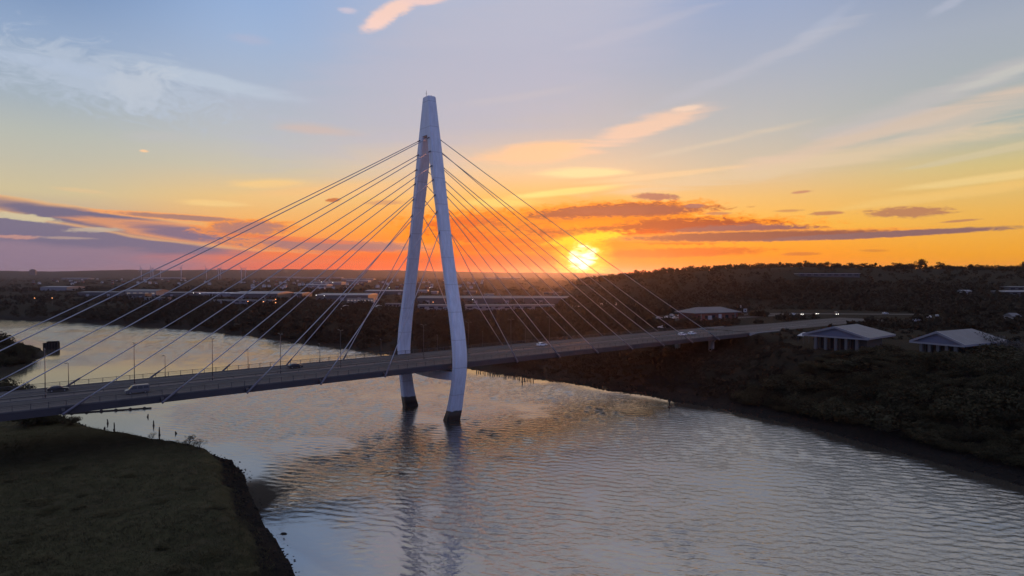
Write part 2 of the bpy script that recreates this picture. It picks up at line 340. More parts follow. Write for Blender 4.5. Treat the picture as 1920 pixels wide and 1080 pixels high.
ang = np.concatenate([np.arange(-180, -46, 2.), np.arange(-46, 46, .16), np.arange(46, 180, 2.)])
rad = np.concatenate([[2.], 5*1.0165**np.arange(0, 487)])
A_, R_ = np.meshgrid(np.radians(ang), rad, indexing='ij')
GX, GY = np.sin(A_)*R_, np.cos(A_)*R_
GZ = hgt(GX.ravel(), GY.ravel()).reshape(GX.shape)
na, nr = GX.shape
vid = np.arange(na*nr).reshape(na, nr)
i2 = np.roll(vid, -1, axis=0)
quads = np.stack([vid[:, :-1], vid[:, 1:], i2[:, 1:], i2[:, :-1]], -1).reshape(-1, 4)[:, ::-1]
def grid_mesh(name, verts, quads):
    me = bpy.data.meshes.new(name); me.vertices.add(len(verts)); me.vertices.foreach_set('co', np.asarray(verts, np.float32).ravel())
    me.loops.add(len(quads)*4); me.loops.foreach_set('vertex_index', np.asarray(quads, np.int32).ravel())
    me.polygons.add(len(quads)); me.polygons.foreach_set('loop_start', np.arange(0, len(quads)*4, 4, dtype=np.int32))
    me.polygons.foreach_set('use_smooth', np.ones(len(quads), bool)); me.update(); me.validate(); return me
gme = grid_mesh('ground', np.stack([GX.ravel(), GY.ravel(), GZ.ravel()], -1), quads)
gd1 = sdist(GX.ravel(), GY.ravel(), LB, False); gd2 = sdist(GX.ravel(), GY.ravel(), RB, False)
gat = gme.attributes.new('meadow', 'FLOAT', 'POINT'); gat.data.foreach_set('value', (gd1 < gd2).astype(np.float32))
def ground_mat():
    m = bpy.data.materials.new('ground'); m.use_nodes = True; t = m.node_tree; b = t.nodes['Principled BSDF']; Lk = t.links.new
    g = t.nodes.new('ShaderNodeNewGeometry')
    def noise(s, d=6):
        n = t.nodes.new('ShaderNodeTexNoise'); n.inputs['Scale'].default_value = s; n.inputs['Detail'].default_value = d; n.inputs['Roughness'].default_value = .65
        Lk(g.outputs['Position'], n.inputs['Vector']); return n.outputs[0]
    def rng(v, a_, b_):
        r = t.nodes.new('ShaderNodeMapRange'); r.inputs[1].default_value = a_; r.inputs[2].default_value = b_; r.interpolation_type = 'SMOOTHSTEP'; Lk(v, r.inputs[0]); return r.outputs[0]
    def mx(f, a_, b_):
        x = t.nodes.new('ShaderNodeMix'); x.data_type = 'RGBA'; Lk(f, x.inputs[0])
        for k, v in ((6, a_), (7, b_)):
            if isinstance(v, tuple): x.inputs[k].default_value = v+(1,)
            else: Lk(v, x.inputs[k])
        return x.outputs[2]
    n1, n2, n3 = noise(.035), noise(.35), noise(2.2)
    c = mx(rng(n1, .35, .65), (.042, .041, .022), (.036, .028, .017))
    c = mx(rng(n2, .45, .75), c, (.052, .050, .026))
    c = mx(rng(noise(.11, 4), .55, .7), c, (.026, .024, .014))
    la = t.nodes.new('ShaderNodeAttribute'); la.attribute_name = 'meadow'
    c = mx(la.outputs['Fac'], mx(rng(n2, .4, .7), (.017, .016, .011), (.023, .020, .014)), mx(rng(n1, .3, .7), mx(rng(n2, .4, .72), (.056, .055, .027), (.076, .070, .037)), mx(rng(n2, .4, .72), (.036, .036, .018), (.056, .047, .028))))
    sp = t.nodes.new('ShaderNodeSeparateXYZ'); Lk(g.outputs['Position'], sp.inputs[0])
    ad = t.nodes.new('ShaderNodeMath'); ad.operation = 'MULTIPLY_ADD'; Lk(n2, ad.inputs[0]); ad.inputs[1].default_value = 1.4; Lk(sp.outputs[2], ad.inputs[2])
    wet = rng(ad.outputs[0], 4.9, 3.9)
    c = mx(wet, c, (.012, .011, .010))
    Lk(c, b.inputs['Base Color'])
    rr = t.nodes.new('ShaderNodeMapRange'); Lk(wet, rr.inputs[0]); rr.inputs[3].default_value = .95; rr.inputs[4].default_value = .85; Lk(rr.outputs[0], b.inputs['Roughness'])
    b.inputs['Specular IOR Level'].default_value = .05
    bp = t.nodes.new('ShaderNodeBump'); bp.inputs['Strength'].default_value = .6; bp.inputs['Distance'].default_value = .5; Lk(n3, bp.inputs['Height']); Lk(bp.outputs[0], b.inputs['Normal'])
    return m
ground = link('ground', gme, ground_mat(), kind='structure')

# water sheet: real waves in the part of the river near the bridge, a flat sheet beyond
def polar(a_list, r_list):
    A, Q = np.meshgrid(np.radians(a_list), r_list, indexing='ij'); return np.sin(A)*Q, np.cos(A)*Q
fr_ = [62.0]
while fr_[-1] < 735: fr_.append(fr_[-1]+min(.78, max(.38, .004*fr_[-1])))
fa_ = np.arange(-43, 43.01, .1); fr_ = np.array(fr_)
ca_ = np.concatenate([np.arange(-180, -43, 4.), [-43], np.arange(-42, 43, 1.), [43], np.arange(47, 180, 4.)])
cr_ = np.concatenate([[1.], np.geomspace(8, 62, 30), np.geomspace(66, fr_[-1], 60), np.geomspace(fr_[-1]*1.04, 3600, 40)])
def cells(na, nr, wrap):
    vid = np.arange(na*nr).reshape(na, nr); i2 = np.roll(vid, -1, axis=0) if wrap else vid[1:]; v0 = vid if wrap else vid[:-1]
    return np.stack([v0[:, :-1], v0[:, 1:], i2[:, 1:], i2[:, :-1]], -1).reshape(-1, 4)[:, ::-1]
WX, WY = polar(fa_, fr_); WX, WY = WX.ravel(), WY.ravel(); fq = cells(len(fa_), len(fr_), False)
wd, wi = sdist(WX[::1], WY[::1], POLY)
fq = fq[(wd < 24)[fq].any(axis=1)]
used = np.unique(fq); remap = np.full(len(WX), -1); remap[used] = np.arange(len(used)); fq = remap[fq]; WX, WY = WX[used], WY[used]
dlw = sdist(WX, WY, LB, False); drw = sdist(WX, WY, RB, False); wob = vn(WX, WY, 14)*12+vn(WX, WY, 5)*5
chop = sm(dlw+wob, 3, 22)*sm(drw+wob*.6, 0, 12)
chop *= 1-.95*sm(-WX, 95+wob, 135+wob)*sm(WY, 175, 195)*(1-sm(WY, 290, 380))      # slack water behind the left bank
wr_ = np.hypot(WX, WY); waz = np.degrees(np.arctan2(WX, WY))
edge = sm(wr_, 63, 75)*(1-sm(wr_, 690, 725))*sm(waz, -42.9, -42)*sm(-waz, -42.9, -42)
gst = .62+.9*(vn(WX+.4*WY, WY, 45)+.5)*.8+.5*vn(WX, WY, 18)
slick = sm(vn(WX*.9+WY*.25, WY*.55-WX*.15, 16)+.5*vn(WX, WY, 6), .10, .30); gst = gst*(1-.62*slick)
dloc = np.clip(.004*wr_, .38, .78); WZ = np.zeros_like(WX); rwv = np.random.default_rng(77)
bands = [vn(WX, WY, w_) for w_ in (7., 11., 17.)]
for k in range(56):
    lam = .95*(3.1/.95)**rwv.random(); dirn = R(90-9+rwv.normal()*29); ph = rwv.random()*6.28; kk = 2*math.pi/lam
    WZ += .036/kk*np.sin(kk*(WX*math.cos(dirn)+WY*math.sin(dirn))+ph+rwv.uniform(-5, 5)*bands[k % 3])*sm(lam/dloc, 2.2, 3.4)
WZ *= chop*gst*edge
CX, CY = polar(ca_, cr_); CX, CY = CX.ravel(), CY.ravel(); cq = cells(len(ca_), len(cr_), True)
cd, _i = sdist(CX, CY, POLY); ccx, ccy = CX[cq].mean(1), CY[cq].mean(1); cr2, ca2 = np.hypot(ccx, ccy), np.degrees(np.arctan2(ccx, ccy))
cq = cq[(cd < 25)[cq].any(axis=1) & ~((np.abs(ca2) < 43) & (cr2 > 62) & (cr2 < fr_[-1]))]
wme = grid_mesh('water', np.concatenate([np.stack([WX, WY, WZ], -1), np.stack([CX, CY, 0*CX], -1)]), np.concatenate([fq, cq+len(WX)]))
at_ = wme.attributes.new('chop', 'FLOAT', 'POINT'); at_.data.foreach_set('value', np.concatenate([chop*gst, np.full(len(CX), .5)]).astype(np.float32))
def water_mat():
    m = bpy.data.materials.new('water'); m.use_nodes = True; t = m.node_tree; b = t.nodes['Principled BSDF']; Lk = t.links.new
    b.inputs['Base Color'].default_value = (.050, .045, .036, 1); b.inputs['Roughness'].default_value = .07
    b.inputs['IOR'].default_value = 4.3; b.inputs['Specular IOR Level'].default_value = .5
    g = t.nodes.new('ShaderNodeNewGeometry')
    def wave(sx_, sy_, rot, det, dist=.6):
        mp = t.nodes.new('ShaderNodeMapping'); mp.inputs['Scale'].default_value = (sx_, sy_, 1); mp.inputs['Rotation'].default_value = (0, 0, R(rot)); Lk(g.outputs['Position'], mp.inputs[0])
        n = t.nodes.new('ShaderNodeTexNoise'); n.inputs['Scale'].default_value = 1; n.inputs['Detail'].default_value = det; n.inputs['Roughness'].default_value = .5; n.inputs['Distortion'].default_value = dist
        Lk(mp.outputs[0], n.inputs[0]); return n.outputs[0]
    def ma(op, a_, b_, c_=0.):
        x = t.nodes.new('ShaderNodeMath'); x.operation = op
        for k, v in enumerate((a_, b_, c_)):
            if isinstance(v, float): x.inputs[k].default_value = v
            else: Lk(v, x.inputs[k])
        return x.outputs[0]
    h = ma('MULTIPLY_ADD', wave(1.1, 2.4, -4, 3), .16, ma('MULTIPLY', wave(.5, 1.2, 9, 3), .22))
    at2 = t.nodes.new('ShaderNodeAttribute'); at2.attribute_name = 'chop'
    gust = t.nodes.new('ShaderNodeTexNoise'); gust.inputs['Scale'].default_value = .03; gust.inputs['Detail'].default_value = 3; Lk(g.outputs['Position'], gust.inputs['Vector'])
    amp = ma('MULTIPLY', at2.outputs['Fac'], ma('MULTIPLY_ADD', gust.outputs[0], 1.0, .45))
    bp = t.nodes.new('ShaderNodeBump'); bp.inputs['Distance'].default_value = .6
    Lk(ma('MULTIPLY_ADD', amp, .92, .03), bp.inputs['Strength']); Lk(h, bp.inputs['Height']); Lk(bp.outputs[0], b.inputs['Normal'])
    return m
water = link('water', wme, water_mat(), kind='structure')

# ------------------------------------------------------------------ the bridge
PAINT = mat('pylon_paint', (.68, .72, .80), .42, noise=.25, col2=(.62, .66, .75), spec=.4)
def pylon_mat():
    m = PAINT; t = m.node_tree; b = t.nodes['Principled BSDF']; Lk = t.links.new
    g = t.nodes.new('ShaderNodeNewGeometry'); sp = t.nodes.new('ShaderNodeSeparateXYZ'); Lk(g.outputs['Position'], sp.inputs[0])
    n = t.nodes.new('ShaderNodeTexNoise'); n.inputs['Scale'].default_value = .6; Lk(g.outputs['Position'], n.inputs['Vector'])
    a_ = t.nodes.new('ShaderNodeMath'); a_.operation = 'MULTIPLY_ADD'; Lk(n.outputs[0], a_.inputs[0]); a_.inputs[1].default_value = .7; Lk(sp.outputs[2], a_.inputs[2])
    r = t.nodes.new('ShaderNodeMapRange'); r.inputs[1].default_value = 3.55; r.inputs[2].default_value = 3.85; Lk(a_.outputs[0], r.inputs[0])
    r2 = t.nodes.new('ShaderNodeMapRange'); r2.inputs[1].default_value = 1.6; r2.inputs[2].default_value = 2.6; Lk(a_.outputs[0], r2.inputs[0])
    d = t.nodes.new('ShaderNodeMix'); d.data_type = 'RGBA'; d.inputs[6].default_value = (.012, .012, .009, 1); d.inputs[7].default_value = (.06, .058, .05, 1); Lk(r2.outputs[0], d.inputs[0])
    x = t.nodes.new('ShaderNodeMix'); x.data_type = 'RGBA'; Lk(r.outputs[0], x.inputs[0]); Lk(d.outputs[2], x.inputs[6])
    # rain streaks and the joints between the welded drums
    mp = t.nodes.new('ShaderNodeMapping'); mp.inputs['Scale'].default_value = (1.6, 1.6, .06); Lk(g.outputs['Position'], mp.inputs[0])
    n2 = t.nodes.new('ShaderNodeTexNoise'); n2.inputs['Scale'].default_value = 1; n2.inputs['Detail'].default_value = 5; Lk(mp.outputs[0], n2.inputs[0])
    st_ = t.nodes.new('ShaderNodeMapRange'); st_.inputs[1].default_value = .35; st_.inputs[2].default_value = .7; st_.inputs[3].default_value = 1; st_.inputs[4].default_value = .72; Lk(n2.outputs[0], st_.inputs[0])
    fr = t.nodes.new('ShaderNodeMath'); fr.operation = 'PINGPONG'; Lk(sp.outputs[2], fr.inputs[0]); fr.inputs[1].default_value = 4.3
    jn = t.nodes.new('ShaderNodeMapRange'); jn.inputs[1].default_value = .05; jn.inputs[2].default_value = .18; jn.inputs[3].default_value = .6; jn.inputs[4].default_value = 1; Lk(fr.outputs[0], jn.inputs[0])
    ml = t.nodes.new('ShaderNodeMath'); ml.operation = 'MULTIPLY'; Lk(st_.outputs[0], ml.inputs[0]); Lk(jn.outputs[0], ml.inputs[1])
    dk = t.nodes.new('ShaderNodeMix'); dk.data_type = 'RGBA'; dk.inputs[6].default_value = (.22, .22, .24, 1); Lk(ml.outputs[0], dk.inputs[0])
    Lk(b.inputs['Base Color'].links[0].from_socket, dk.inputs[7]); Lk(dk.outputs[2], x.inputs[7]); Lk(x.outputs[2], b.inputs['Base Color'])
pylon_mat()
STEEL = mat('deck_steel', (.042, .038, .044), .6, noise=.3, col2=(.03, .028, .033))
CONC = mat('concrete', (.30, .29, .28), .85, noise=.5, col2=(.20, .195, .185))
ASPH = mat('asphalt', (.062, .060, .062), .9, noise=.15, col2=(.048, .046, .048), spec=.25)
KERB = mat('kerb_stone', (.11, .105, .105), .9, noise=.6, col2=(.08, .077, .077))
PAVE = mat('footway_surface', (.085, .082, .082), .9, noise=.4, col2=(.07, .068, .068), spec=.2)
WHITE = mat('white_marking', (.3, .3, .29), .7)
CABLE = mat('cable_sheath', (.42, .42, .45), .45, spec=.3)
TUBE = mat('anchor_steel', (.12, .115, .14), .5)
RAIL = mat('rail_steel', (.05, .05, .055), .5)
LAMPM = mat('lamp_column', (.06, .06, .065), .5)

bridge = thing('cable_stayed_bridge', 'white two legged cable stayed bridge carrying a road across the river', 'bridge', (float(MID[0]), float(MID[1]), 0), TH)
# local frame of the bridge: x along the road, y across it (away from the camera), z up
def ztop(x): return float(deckz(x))
X0, X1 = -178., 166.
HALF = 15.35
def strip(name, m, y0, y1, dz, parent, x0=X0, x1=X1, step=6.):
    b = MB(); n = int((x1-x0)/step); vs = []; fs = []
    for i in range(n+1):
        x = x0+(x1-x0)*i/n
        vs += [(x, y0, ztop(x)+dz), (x, y1, ztop(x)+dz)]
    fs = [(2*i, 2*i+2, 2*i+3, 2*i+1) for i in range(n)]
    return b.add(vs, fs).build(name, m, parent, True)
def section(name, m, prof, parent, x0=X0, x1=X1, step=8.):
    b = MB(); n = int((x1-x0)/step); rings = []
    for i in range(n+1):
        x = x0+(x1-x0)*i/n
        rings.append([(x, y, ztop(x)+z) for y, z in prof])
    return b.loft(rings).build(name, m, parent)
deck = section('deck', STEEL, [(-HALF, 0), (-HALF, -1.55), (-HALF+1.2, -1.75), (-9, -2.5), (9, -2.5), (HALF-1.2, -1.75), (HALF, -1.55), (HALF, 0)], bridge)
for sg in (-1, 1):
    y0, y1 = sorted((sg*4.2-0, sg*10.6))
    strip('carriageway', ASPH, *((1.25, 10.35) if sg > 0 else (-10.35, -1.25)), .02, deck)
    section('kerb', KERB, [(sg*10.5-.15, .005), (sg*10.5-.15, .15), (sg*10.5+.15, .15), (sg*10.5+.15, .005)][::1 if sg > 0 else 1], deck)
    strip('footway', PAVE, *((10.66, 14.9) if sg > 0 else (-14.9, -10.66)), .13, deck)
    section('edge_upstand', KERB, [(sg*15.1-.18, .02), (sg*15.1-.18, .28), (sg*15.1+.18, .28), (sg*15.1+.18, .02)], deck)
section('central_reserve', KERB, [(-1.2, .01), (-1.2, .16), (1.2, .16), (1.2, .01)], deck)
mk = MB()
for yy in (-10.1, -1.5, 1.5, 10.1):
    x = X0
    while x < X1-6:
        mk.add([(x, yy-.07, ztop(x)+.028), (x+6, yy-.07, ztop(x+6)+.028), (x+6, yy+.07, ztop(x+6)+.028), (x, yy+.07, ztop(x)+.028)], [(0, 1, 2, 3)]); x += 6
for yy in (-5.8, 5.8):
    x = X0
    while x < X1-3:
        mk.add([(x, yy-.06, ztop(x)+.028), (x+3, yy-.06, ztop(x+3)+.028), (x+3, yy+.06, ztop(x+3)+.028), (x, yy+.06, ztop(x)+.028)], [(0, 1, 2, 3)]); x += 9
mk.build('lane_marking', WHITE, deck)
# crash barrier along the central reserve
cb = MB()
for x in np.arange(X0+2, X1-6, 6.):
    for zz in (.62,): cb.loft([[(x, -.12, ztop(x)+zz), (x, .12, ztop(x)+zz), (x, .12, ztop(x)+zz+.18), (x, -.12, ztop(x)+zz+.18)], [(x+6, -.12, ztop(x+6)+zz), (x+6, .12, ztop(x+6)+zz), (x+6, .12, ztop(x+6)+zz+.18), (x+6, -.12, ztop(x+6)+zz+.18)]])
    cb.box(x-.06, x+.06, -.08, .08, ztop(x)+.16, ztop(x)+.7)
cb.build('crash_barrier', RAIL, bridge)
# railings with one hundred posts each
pm = MB().box(-.06, .06, -.05, .05, 0, 1.25).mesh('post')
pm.materials.append(RAIL)
for sg in (-1, 1):
    rb = MB()
    for x in np.arange(-156, 154, 3.1):
        for z0, h_ in ((1.14, .1), (.78, .05), (.46, .05)):
            p0, p1 = (x, sg*15.1, ztop(x)+.28+z0), (x+3.1, sg*15.1, ztop(x+3.1)+.28+z0)
            rb.loft([[(p[0], p[1]-h_/2, p[2]-h_/2), (p[0], p[1]+h_/2, p[2]-h_/2), (p[0], p[1]+h_/2, p[2]+h_/2), (p[0], p[1]-h_/2, p[2]+h_/2)] for p in (p0, p1)])
    rl = rb.build('railing', RAIL, bridge)
    for i in range(100):
        x = -156+3.1*i; p = link('post', pm, parent=rl); p.location = (x, sg*15.1, ztop(x)+.27)
# the pylon: two bowed legs that lean together
ZK = [-3, 0, 3, 7.5, 12, 16, 20, 24, 30, 38, 47.4, 56, 66, 74, 82, 88, 95, 105]
AK = [12.9, 13.5, 14.9, 16.25, 17.4, 18.1, 18.3, 17.85, 16.75, 14.7, 12.3, 10.25, 8.15, 6.42, 4.72, 3.5, 2.3, 1.05]
WL = [5.3, 5.1, 4.75, 4.4, 4.3, 4.3, 4.3, 4.3, 4.25, 4.15, 4.05, 4.0, 3.95, 3.95, 3.9, 3.8, 3.5, 2.95]
WT = [2.9, 2.8, 2.55, 2.35, 2.3, 2.35, 2.4, 2.45, 2.4, 2.2, 2.05, 2.05, 2.15, 2.4, 2.75, 2.85, 2.6, 1.7]
from bisect import bisect
def spl(z, K):                                     # Catmull-Rom through the levels
    i = min(max(bisect(ZK, z)-1, 0), len(ZK)-2); t = (z-ZK[i])/(ZK[i+1]-ZK[i])
    def tan(j):
        if j == 0: return (K[1]-K[0])/(ZK[1]-ZK[0])
        if j == len(ZK)-1: return (K[-1]-K[-2])/(ZK[-1]-ZK[-2])
        return (K[j+1]-K[j-1])/(ZK[j+1]-ZK[j-1])
    h_ = ZK[i+1]-ZK[i]; m0, m1 = tan(i)*h_, tan(i+1)*h_
    return (2*t**3-3*t*t+1)*K[i]+(t**3-2*t*t+t)*m0+(-2*t**3+3*t*t)*K[i+1]+(t**3-t*t)*m1
def oct_ring(cx, cy, z, lx, ly, ch):
    a_, b_ = lx/2, ly/2
    return [(cx+x, cy+y, z) for x, y in [(-a_+ch, -b_), (a_-ch, -b_), (a_, -b_+ch), (a_, b_-ch), (a_-ch, b_), (-a_+ch, b_), (-a_, b_-ch), (-a_, -b_+ch)]]
for sg in (-1, 1):
    b = MB(); zs = np.linspace(-3, 93.5, 98)
    b.loft([oct_ring(0, sg*spl(z, AK), z, spl(z, WL), spl(z, WT), .32) for z in zs])
    leg = b.build('pylon_leg', PAINT, bridge)
zs = np.linspace(92, 104.7, 15)
hb = MB(); rings = []
for z in zs:
    o_ = spl(z, AK)+spl(z, WT)/2+.004
    rings.append(oct_ring(0, 0, z, spl(z, WL)+.01, 2*o_, .32))
o_ = spl(105, AK)+spl(105, WT)/2
rings.append(oct_ring(0, 0, 105.0, spl(105, WL)-.3, 2*o_-.4, .3))
head = hb.loft(rings).build('pylon_head', PAINT, bridge)
MB().tube([(-.6, .9, 104.9), (-.6, .9, 107.2)], .07, 6).tube([(-.95, .9, 106.2), (-.25, .9, 106.2)], .04, 6).build('mast', RAIL, head)
MB().tube([(.5, -.4, 104.95), (.5, -.4, 105.5)], .14, 8).build('warning_light', mat('lamp_red_glass', (.35, .03, .02), .3), head)
# cross beam under the deck between the legs
cbm = MB(); rings = []
for y in np.linspace(-17.6, 17.6, 13):
    zb = 13.2-.9*math.cos(y/17.6*math.pi/2)
    rings.append([(-1.7, y, zb), (1.7, y, zb), (1.7, y, 15.6), (-1.7, y, 15.6)])
cbm.loft(rings).build('crossbeam', PAINT, bridge)
# stay cables
ZUP = [60, 66.6, 72, 77, 81.6, 86.4, 91]
T1, SP = 24.36, 19.1
for sg in (-1, 1):
    for dr_ in (-1, 1):
        for k in range(7):
            x1 = dr_*(T1+SP*k); y1 = sg*16.25
            p1 = Vector((x1, y1, ztop(x1)-1.35)); z2 = ZUP[k]
            p2 = Vector((dr_*(spl(z2, WL)/2-.15), sg*(spl(z2, AK)+(.15 if k < 5 else .1)), z2))
            dv = (p2-p1).normalized()
            q0 = p1+dv*(5.0/max(.3, dv.z)*.62)
            cbl = MB(); n = 14; pts = []
            for i in range(n+1):
                t = i/n; p = q0.lerp(p2, t); p.z -= .9*(1-abs(2*t-1)**2)*(p2-q0).length/150; pts.append(p)
            cbl.tube(pts, .125, 7)
            cab = cbl.build('stay_cable', CABLE, bridge, True)
            MB().tube([p1-dv*.25, p1+dv*.1, q0, q0+dv*.5], [.30, .27, .24, .15], 10).build('anchor_tube', TUBE, cab, True)
            o1 = MB(); ze = p1.z+.35          # outrigger that holds the anchor
            o1.loft([[(x1-.35, sg*(HALF-.02), ztop(x1)-1.5), (x1+.35, sg*(HALF-.02), ztop(x1)-1.5), (x1+.35, sg*(HALF-.02), ztop(x1)-.1), (x1-.35, sg*(HALF-.02), ztop(x1)-.1)],
                     [(x1-.3, y1, ze-.3), (x1+.3, y1, ze-.3), (x1+.3, y1, ze+.35), (x1-.3, y1, ze+.35)]]).build('outrigger', STEEL, deck)
            MB().tube([p2-dv*1.2, p2+dv*.2], [.17, .22], 8).build('cable_socket', TUBE, cab, True)
# side piers and abutment
for x, ys in ((143., (-9.5, 9.5)), (-141., (-9.5, 9.5))):
    for y in ys:
        w = bw(x, y); g_ = gz(*w)-1
        pr = MB(); zt = ztop(x)-2.3
        pr.loft([oct_ring(x, y, z, 1.5, 2.6, .35) for z in (g_, zt-.8)]+[oct_ring(x, y, zt-.2, 1.7, 3.6, .3), oct_ring(x, y, zt+.1, 1.7, 3.8, .3)])
        pr.build('pier', CONC, bridge)
ab = MB().box(163.5, 167.5, -16, 16, 8, ztop(165)-2.52)
ab.box(163.8, 190, -16.2, -15.5, 12, ztop(165)+.12); ab.box(163.8, 190, 15.5, 16.2, 12, ztop(165)+.12)
ab.box(165.2, 167.4, -15.5, 15.5, ztop(165)-2.52, ztop(165)-.3)
ab.build('abutment', CONC, bridge)
ab2 = MB().box(-182, -177.6, -16, 16, -1, ztop(-178)-.2).build('abutment', CONC, bridge)

# approach road and junction beyond the bridge
def ribbon(name, m, pts, w, dz, kind='structure', zfix=None):
    b = MB(); vs = []; fs = []
    pts = [np.array(p, float) for p in pts]
    for i, p in enumerate(pts):
        d = pts[min(i+1, len(pts)-1)]-pts[max(i-1, 0)]; d /= np.hypot(*d); nn = np.array([-d[1], d[0]])
        for k in (-1, -.33, .33, 1):
            q = p+nn*w/2*k; vs.append((q[0], q[1], (zfix if zfix is not None else gz(*q))+dz))
    fs = [(4*i+k, 4*i+k+1, 4*i+k+5, 4*i+k+4) for i in range(len(pts)-1) for k in range(3)]
    o = b.add(vs, [f[::-1] for f in fs]).build(name, m, None, True, kind); return o
rp = [bw(x, 0) for x in np.arange(167.6, 326, 8)]
ribbon('road', ASPH, rp, 30, .12)
for o_, w_ in ((-10.1, .16), (10.1, .16), (-1.5, .15), (1.5, .15)):
    ribbon('road_marking', WHITE, [bw(x, o_) for x in np.arange(168, 322, 8)], w_, .13)
ribbon('road_marking', WHITE, [bw(x, -6+0*x) for x in np.arange(200, 240, 6)], .5, .135)
jr = [(120, 452), (160, 460), (200, 462), (245, 458), (290, 452)]
def dens(pts, st_=8):
    out = []
    for (a_, b_) in zip(pts, pts[1:]):
        n = max(1, int(math.hypot(b_[0]-a_[0], b_[1]-a_[1])/st_))
        out += [(a_[0]+(b_[0]-a_[0])*i/n, a_[1]+(b_[1]-a_[1])*i/n) for i in range(n)]
    return out+[pts[-1]]
ribbon('cross_road', ASPH, dens(jr), 12, .16)
ribbon('slip_road', ASPH, dens([(95, 396), (120, 408), (150, 420), (180, 440), (196, 458)]), 8, .14)

# street lamps on the bridge
def lamp_tall():
    t = thing('street_lamp', 'x', 'street lamp', group='tall street lamps down the middle of the bridge')
    MB().tube([(0, 0, 0), (0, 0, 1.2)], .13, 8).build('base', LAMPM, t, True)
    MB().tube([(0, 0, 1.1), (0, 0, 11.2)], [.10, .065], 8).build('column', LAMPM, t, True)
    MB().tube([(0, -1.3, 11.35), (0, 0, 11.15), (0, 1.3, 11.35)], .045, 6).build('bracket', LAMPM, t, True)
    for sg in (-1, 1):
        MB().loft([[(x*.16, sg*y, z) for x, z in ((-1, 11.30), (1, 11.30), (.8, 11.43), (-.8, 11.43))] for y in (1.1, 1.9)]).build('lamp_head', LAMPM, t)
    return t
def lamp_small():
    t = thing('street_lamp', 'x', 'street lamp', group='short footway lamps along the far edge of the bridge')
    MB().tube([(0, 0, 0), (0, 0, 1.0)], .11, 8).build('base', LAMPM, t, True)
    MB().tube([(0, 0, .9), (0, 0, 6.0)], [.08, .055], 8).build('column', LAMPM, t, True)
    MB().tube([(0, 0, 5.95), (-.35, -.35, 6.05)], .04, 6).build('bracket', LAMPM, t, True)
    MB().loft([[(-.3-s*.75+c_*.12, -.3-s*.75-c_*.12, z) for c_, z in ((-1, 6.0), (1, 6.0), (.8, 6.14), (-.8, 6.14))] for s in (0, .55)]).build('lamp_head', LAMPM, t)
    return t
lt, ls = lamp_tall(), lamp_small()
def put_lamp(proto, first, x, y, z0, lab):
    o = proto if first else copy_tree(proto)
    w = bw(x, y); o.location = (float(w[0]), float(w[1]), ztop(x)+z0); o.rotation_euler = (0, 0, TH); o['label'] = lab
def tx(px, py, y):                                   # place along the bridge where a column foot is seen
    lo, hi = -170., 160.
    for _ in range(50):
        m_ = (lo+hi)/2; w = bw(m_, y)
        if 960+FPX*w[0]/w[1] < px: lo = m_
        else: hi = m_
    return (lo+hi)/2
ordn = ['first', 'second', 'third', 'fourth', 'fifth', 'sixth', 'seventh', 'eighth', 'ninth', 'tenth']
tall = [82, 250, 397, 525, 638]
short = [126, 308, 464, 599, 714]
for i, px in enumerate(tall): put_lamp(lt, i == 0, tx(px, 0, 0), 0, .15, 'tall double armed lamp in the central reserve, %s counted from the left picture edge' % ordn[i])
tallr = [794, 878, 958, 1030]
for i, px in enumerate(tallr): put_lamp(lt, False, tx(px, 0, 0), 0, .15, 'tall double armed central lamp, %s to the right of the left pylon leg' % ordn[i])
for i, px in enumerate(short): put_lamp(ls, i == 0, tx(px, 0, 14.6), 14.6, .13, 'short single armed footway lamp at the far railing, %s from the left picture edge' % ordn[i])
for i, px in enumerate([820, 905, 985, 1058]): put_lamp(ls, False, tx(px, 0, 14.6), 14.6, .13, 'short single armed lamp at the far railing, %s right of the pylon' % ordn[i])

